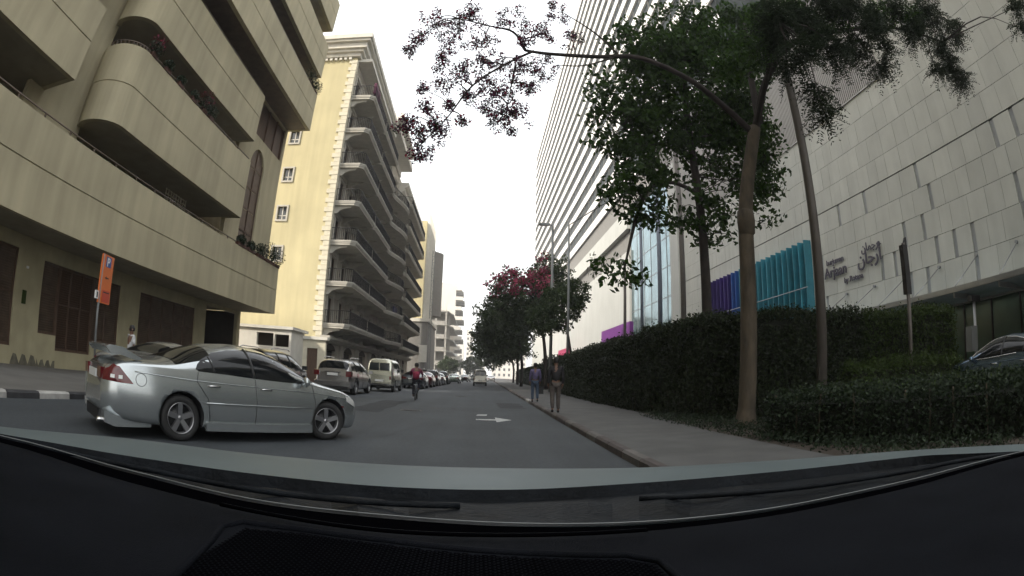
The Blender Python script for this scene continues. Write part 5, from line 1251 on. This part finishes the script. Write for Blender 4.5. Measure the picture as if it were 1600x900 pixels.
lowN = [(p[0], p[1]-.012, p[2]-.03) for p in hoodN]
sheet([[(p[0],p[1],p[2]-.0) for p in hoodN], lowN, [(p[0],p[1],p[2]+j) for p, j in zip(mixr(lowN, lineC, .3, .0), jit)], [(p[0],p[1],p[2]+j) for p, j in zip(mixr(lowN, lineC, .62, -.01), jit[::-1])], mixr(lowN, lineC, .9, -.012)], False).build('cowl', 'cowl_plastic', OC)
MB().tube([(p[0],p[1],p[2]) for p in lineC], .0012, 6).build('edge_glint', 'pole_grey', OC)  # thin grey tube stands in for the reflection along the windscreen edge
for (a, b, k) in ((.62,.30,6),(.5,.62,30)):
    i0 = k; w = MB(); seg = [Vector(mixr(lowN, lineC, .35+.25*math.sin(j*.16), .012)[i0+j]) for j in range(18)]
    w.tube([p+Vector((0,0,-.006)) for p in seg], .007, 6); w.build('wiper', 'cowl_plastic', OC)
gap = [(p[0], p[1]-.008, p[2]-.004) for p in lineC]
sheet([gap, [(p[0], p[1]-.05, p[2]-.06) for p in lineC], [(p[0], p[1]+.03, p[2]-.06) for p in dashE], [(p[0], p[1]+.006, p[2]-.012) for p in dashE]]).build('gap_shade', 'black_gap', OC)  # sheet coloured black as the shade of the deep gap before the dashboard
d1 = [(p[0], p[1]-.004, p[2]+.0) for p in dashE]
rowsD = [[(p[0], p[1]+.006, p[2]-.012) for p in dashE], d1]+[[(p[0]*(1-.0*t), p[1]-t, p[2]+.012*math.sin(min(1,t/.5)*math.pi/2)) for p in dashE] for t in (.03,.08,.16,.3,.5,.8,1.1)]
sheet(rowsD).build('dashboard', 'dash_plastic', OC)
sl_ = [(p[0], p[1]-.038, p[2]+.0125) for p in dashE[14:31]]; MB().tube(sl_, .003, 5).build('demister_slot', 'black_gap', OC)
MB().tube([(p[0], p[1]-.032, p[2]+.013) for p in dashE[14:31]], .0008, 4).build('slot_edge', 'cowl_plastic', OC)
# the speaker grille: a raised rim round a plate with the dark of its holes painted on
rim = [(-.262,.36,1.016),(-.285,.49,1.016),(-.30,.55,1.016),(-.285,.585,1.016),(-.20,.60,1.016),(-.1,.60,1.016),(.08,.573,1.016),(.17,.553,1.016),(.20,.52,1.016),(.20,.36,1.016)]
MB().tube(rim, .005, 6).build('grille_rim', 'dash_plastic', OC)
g = MB(); g.prism([(p[0],p[1]) for p in rim], 1.0085, 1.0145)
g.build('speaker_grille', 'dash_plastic', OC)
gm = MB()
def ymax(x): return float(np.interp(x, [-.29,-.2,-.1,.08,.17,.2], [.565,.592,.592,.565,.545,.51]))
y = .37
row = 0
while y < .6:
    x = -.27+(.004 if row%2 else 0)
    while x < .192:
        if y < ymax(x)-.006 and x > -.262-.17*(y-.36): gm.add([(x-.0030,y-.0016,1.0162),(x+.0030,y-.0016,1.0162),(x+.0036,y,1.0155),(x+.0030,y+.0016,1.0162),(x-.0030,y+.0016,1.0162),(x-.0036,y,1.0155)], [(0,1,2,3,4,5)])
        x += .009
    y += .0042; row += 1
gm.build('grille_hole_shade', 'black_gap', OC, kind='stuff')  # flat black hexagons painted as the darkness of the grille holes

rf = [(-.72,-.06,1.40),(.72,-.06,1.40),(.74,-.5,1.45),(-.74,-.5,1.45),(.72,-1.6,1.44),(-.72,-1.6,1.44),(.62,-2.3,1.1),(-.62,-2.3,1.1)]
MB().add(rf+[(x,y,z-.05) for x,y,z in rf], [(0,1,2,3),(3,2,4,5),(5,4,6,7),(11,10,9,8),(13,12,10,11),(15,14,12,13),(0,8,9,1),(1,9,10,2),(2,10,12,4),(4,12,14,6),(3,11,8,0),(5,13,11,3),(7,15,13,5)]).build('roof', 'hood_paint', OC)  # car roof out of view, added to shade the dashboard from the sky

# ------------------------------------------------------------------ thin street haze
hm = bpy.data.materials.new('haze'); hm.use_nodes = True; hn = hm.node_tree.nodes
for n_ in list(hn):
    if n_.type != 'OUTPUT_MATERIAL': hn.remove(n_)
pv = hn.new('ShaderNodeVolumePrincipled'); pv.inputs['Color'].default_value = (1,1,1,1); pv.inputs['Density'].default_value = .0010; pv.inputs['Anisotropy'].default_value = .3
hm.node_tree.links.new(pv.outputs[0], [n_ for n_ in hn if n_.type == 'OUTPUT_MATERIAL'][0].inputs['Volume']); M['haze'] = hm
tag(MB().box(-402,402,-202,902,-1.1,82).build('haze', 'haze'), kind='stuff')
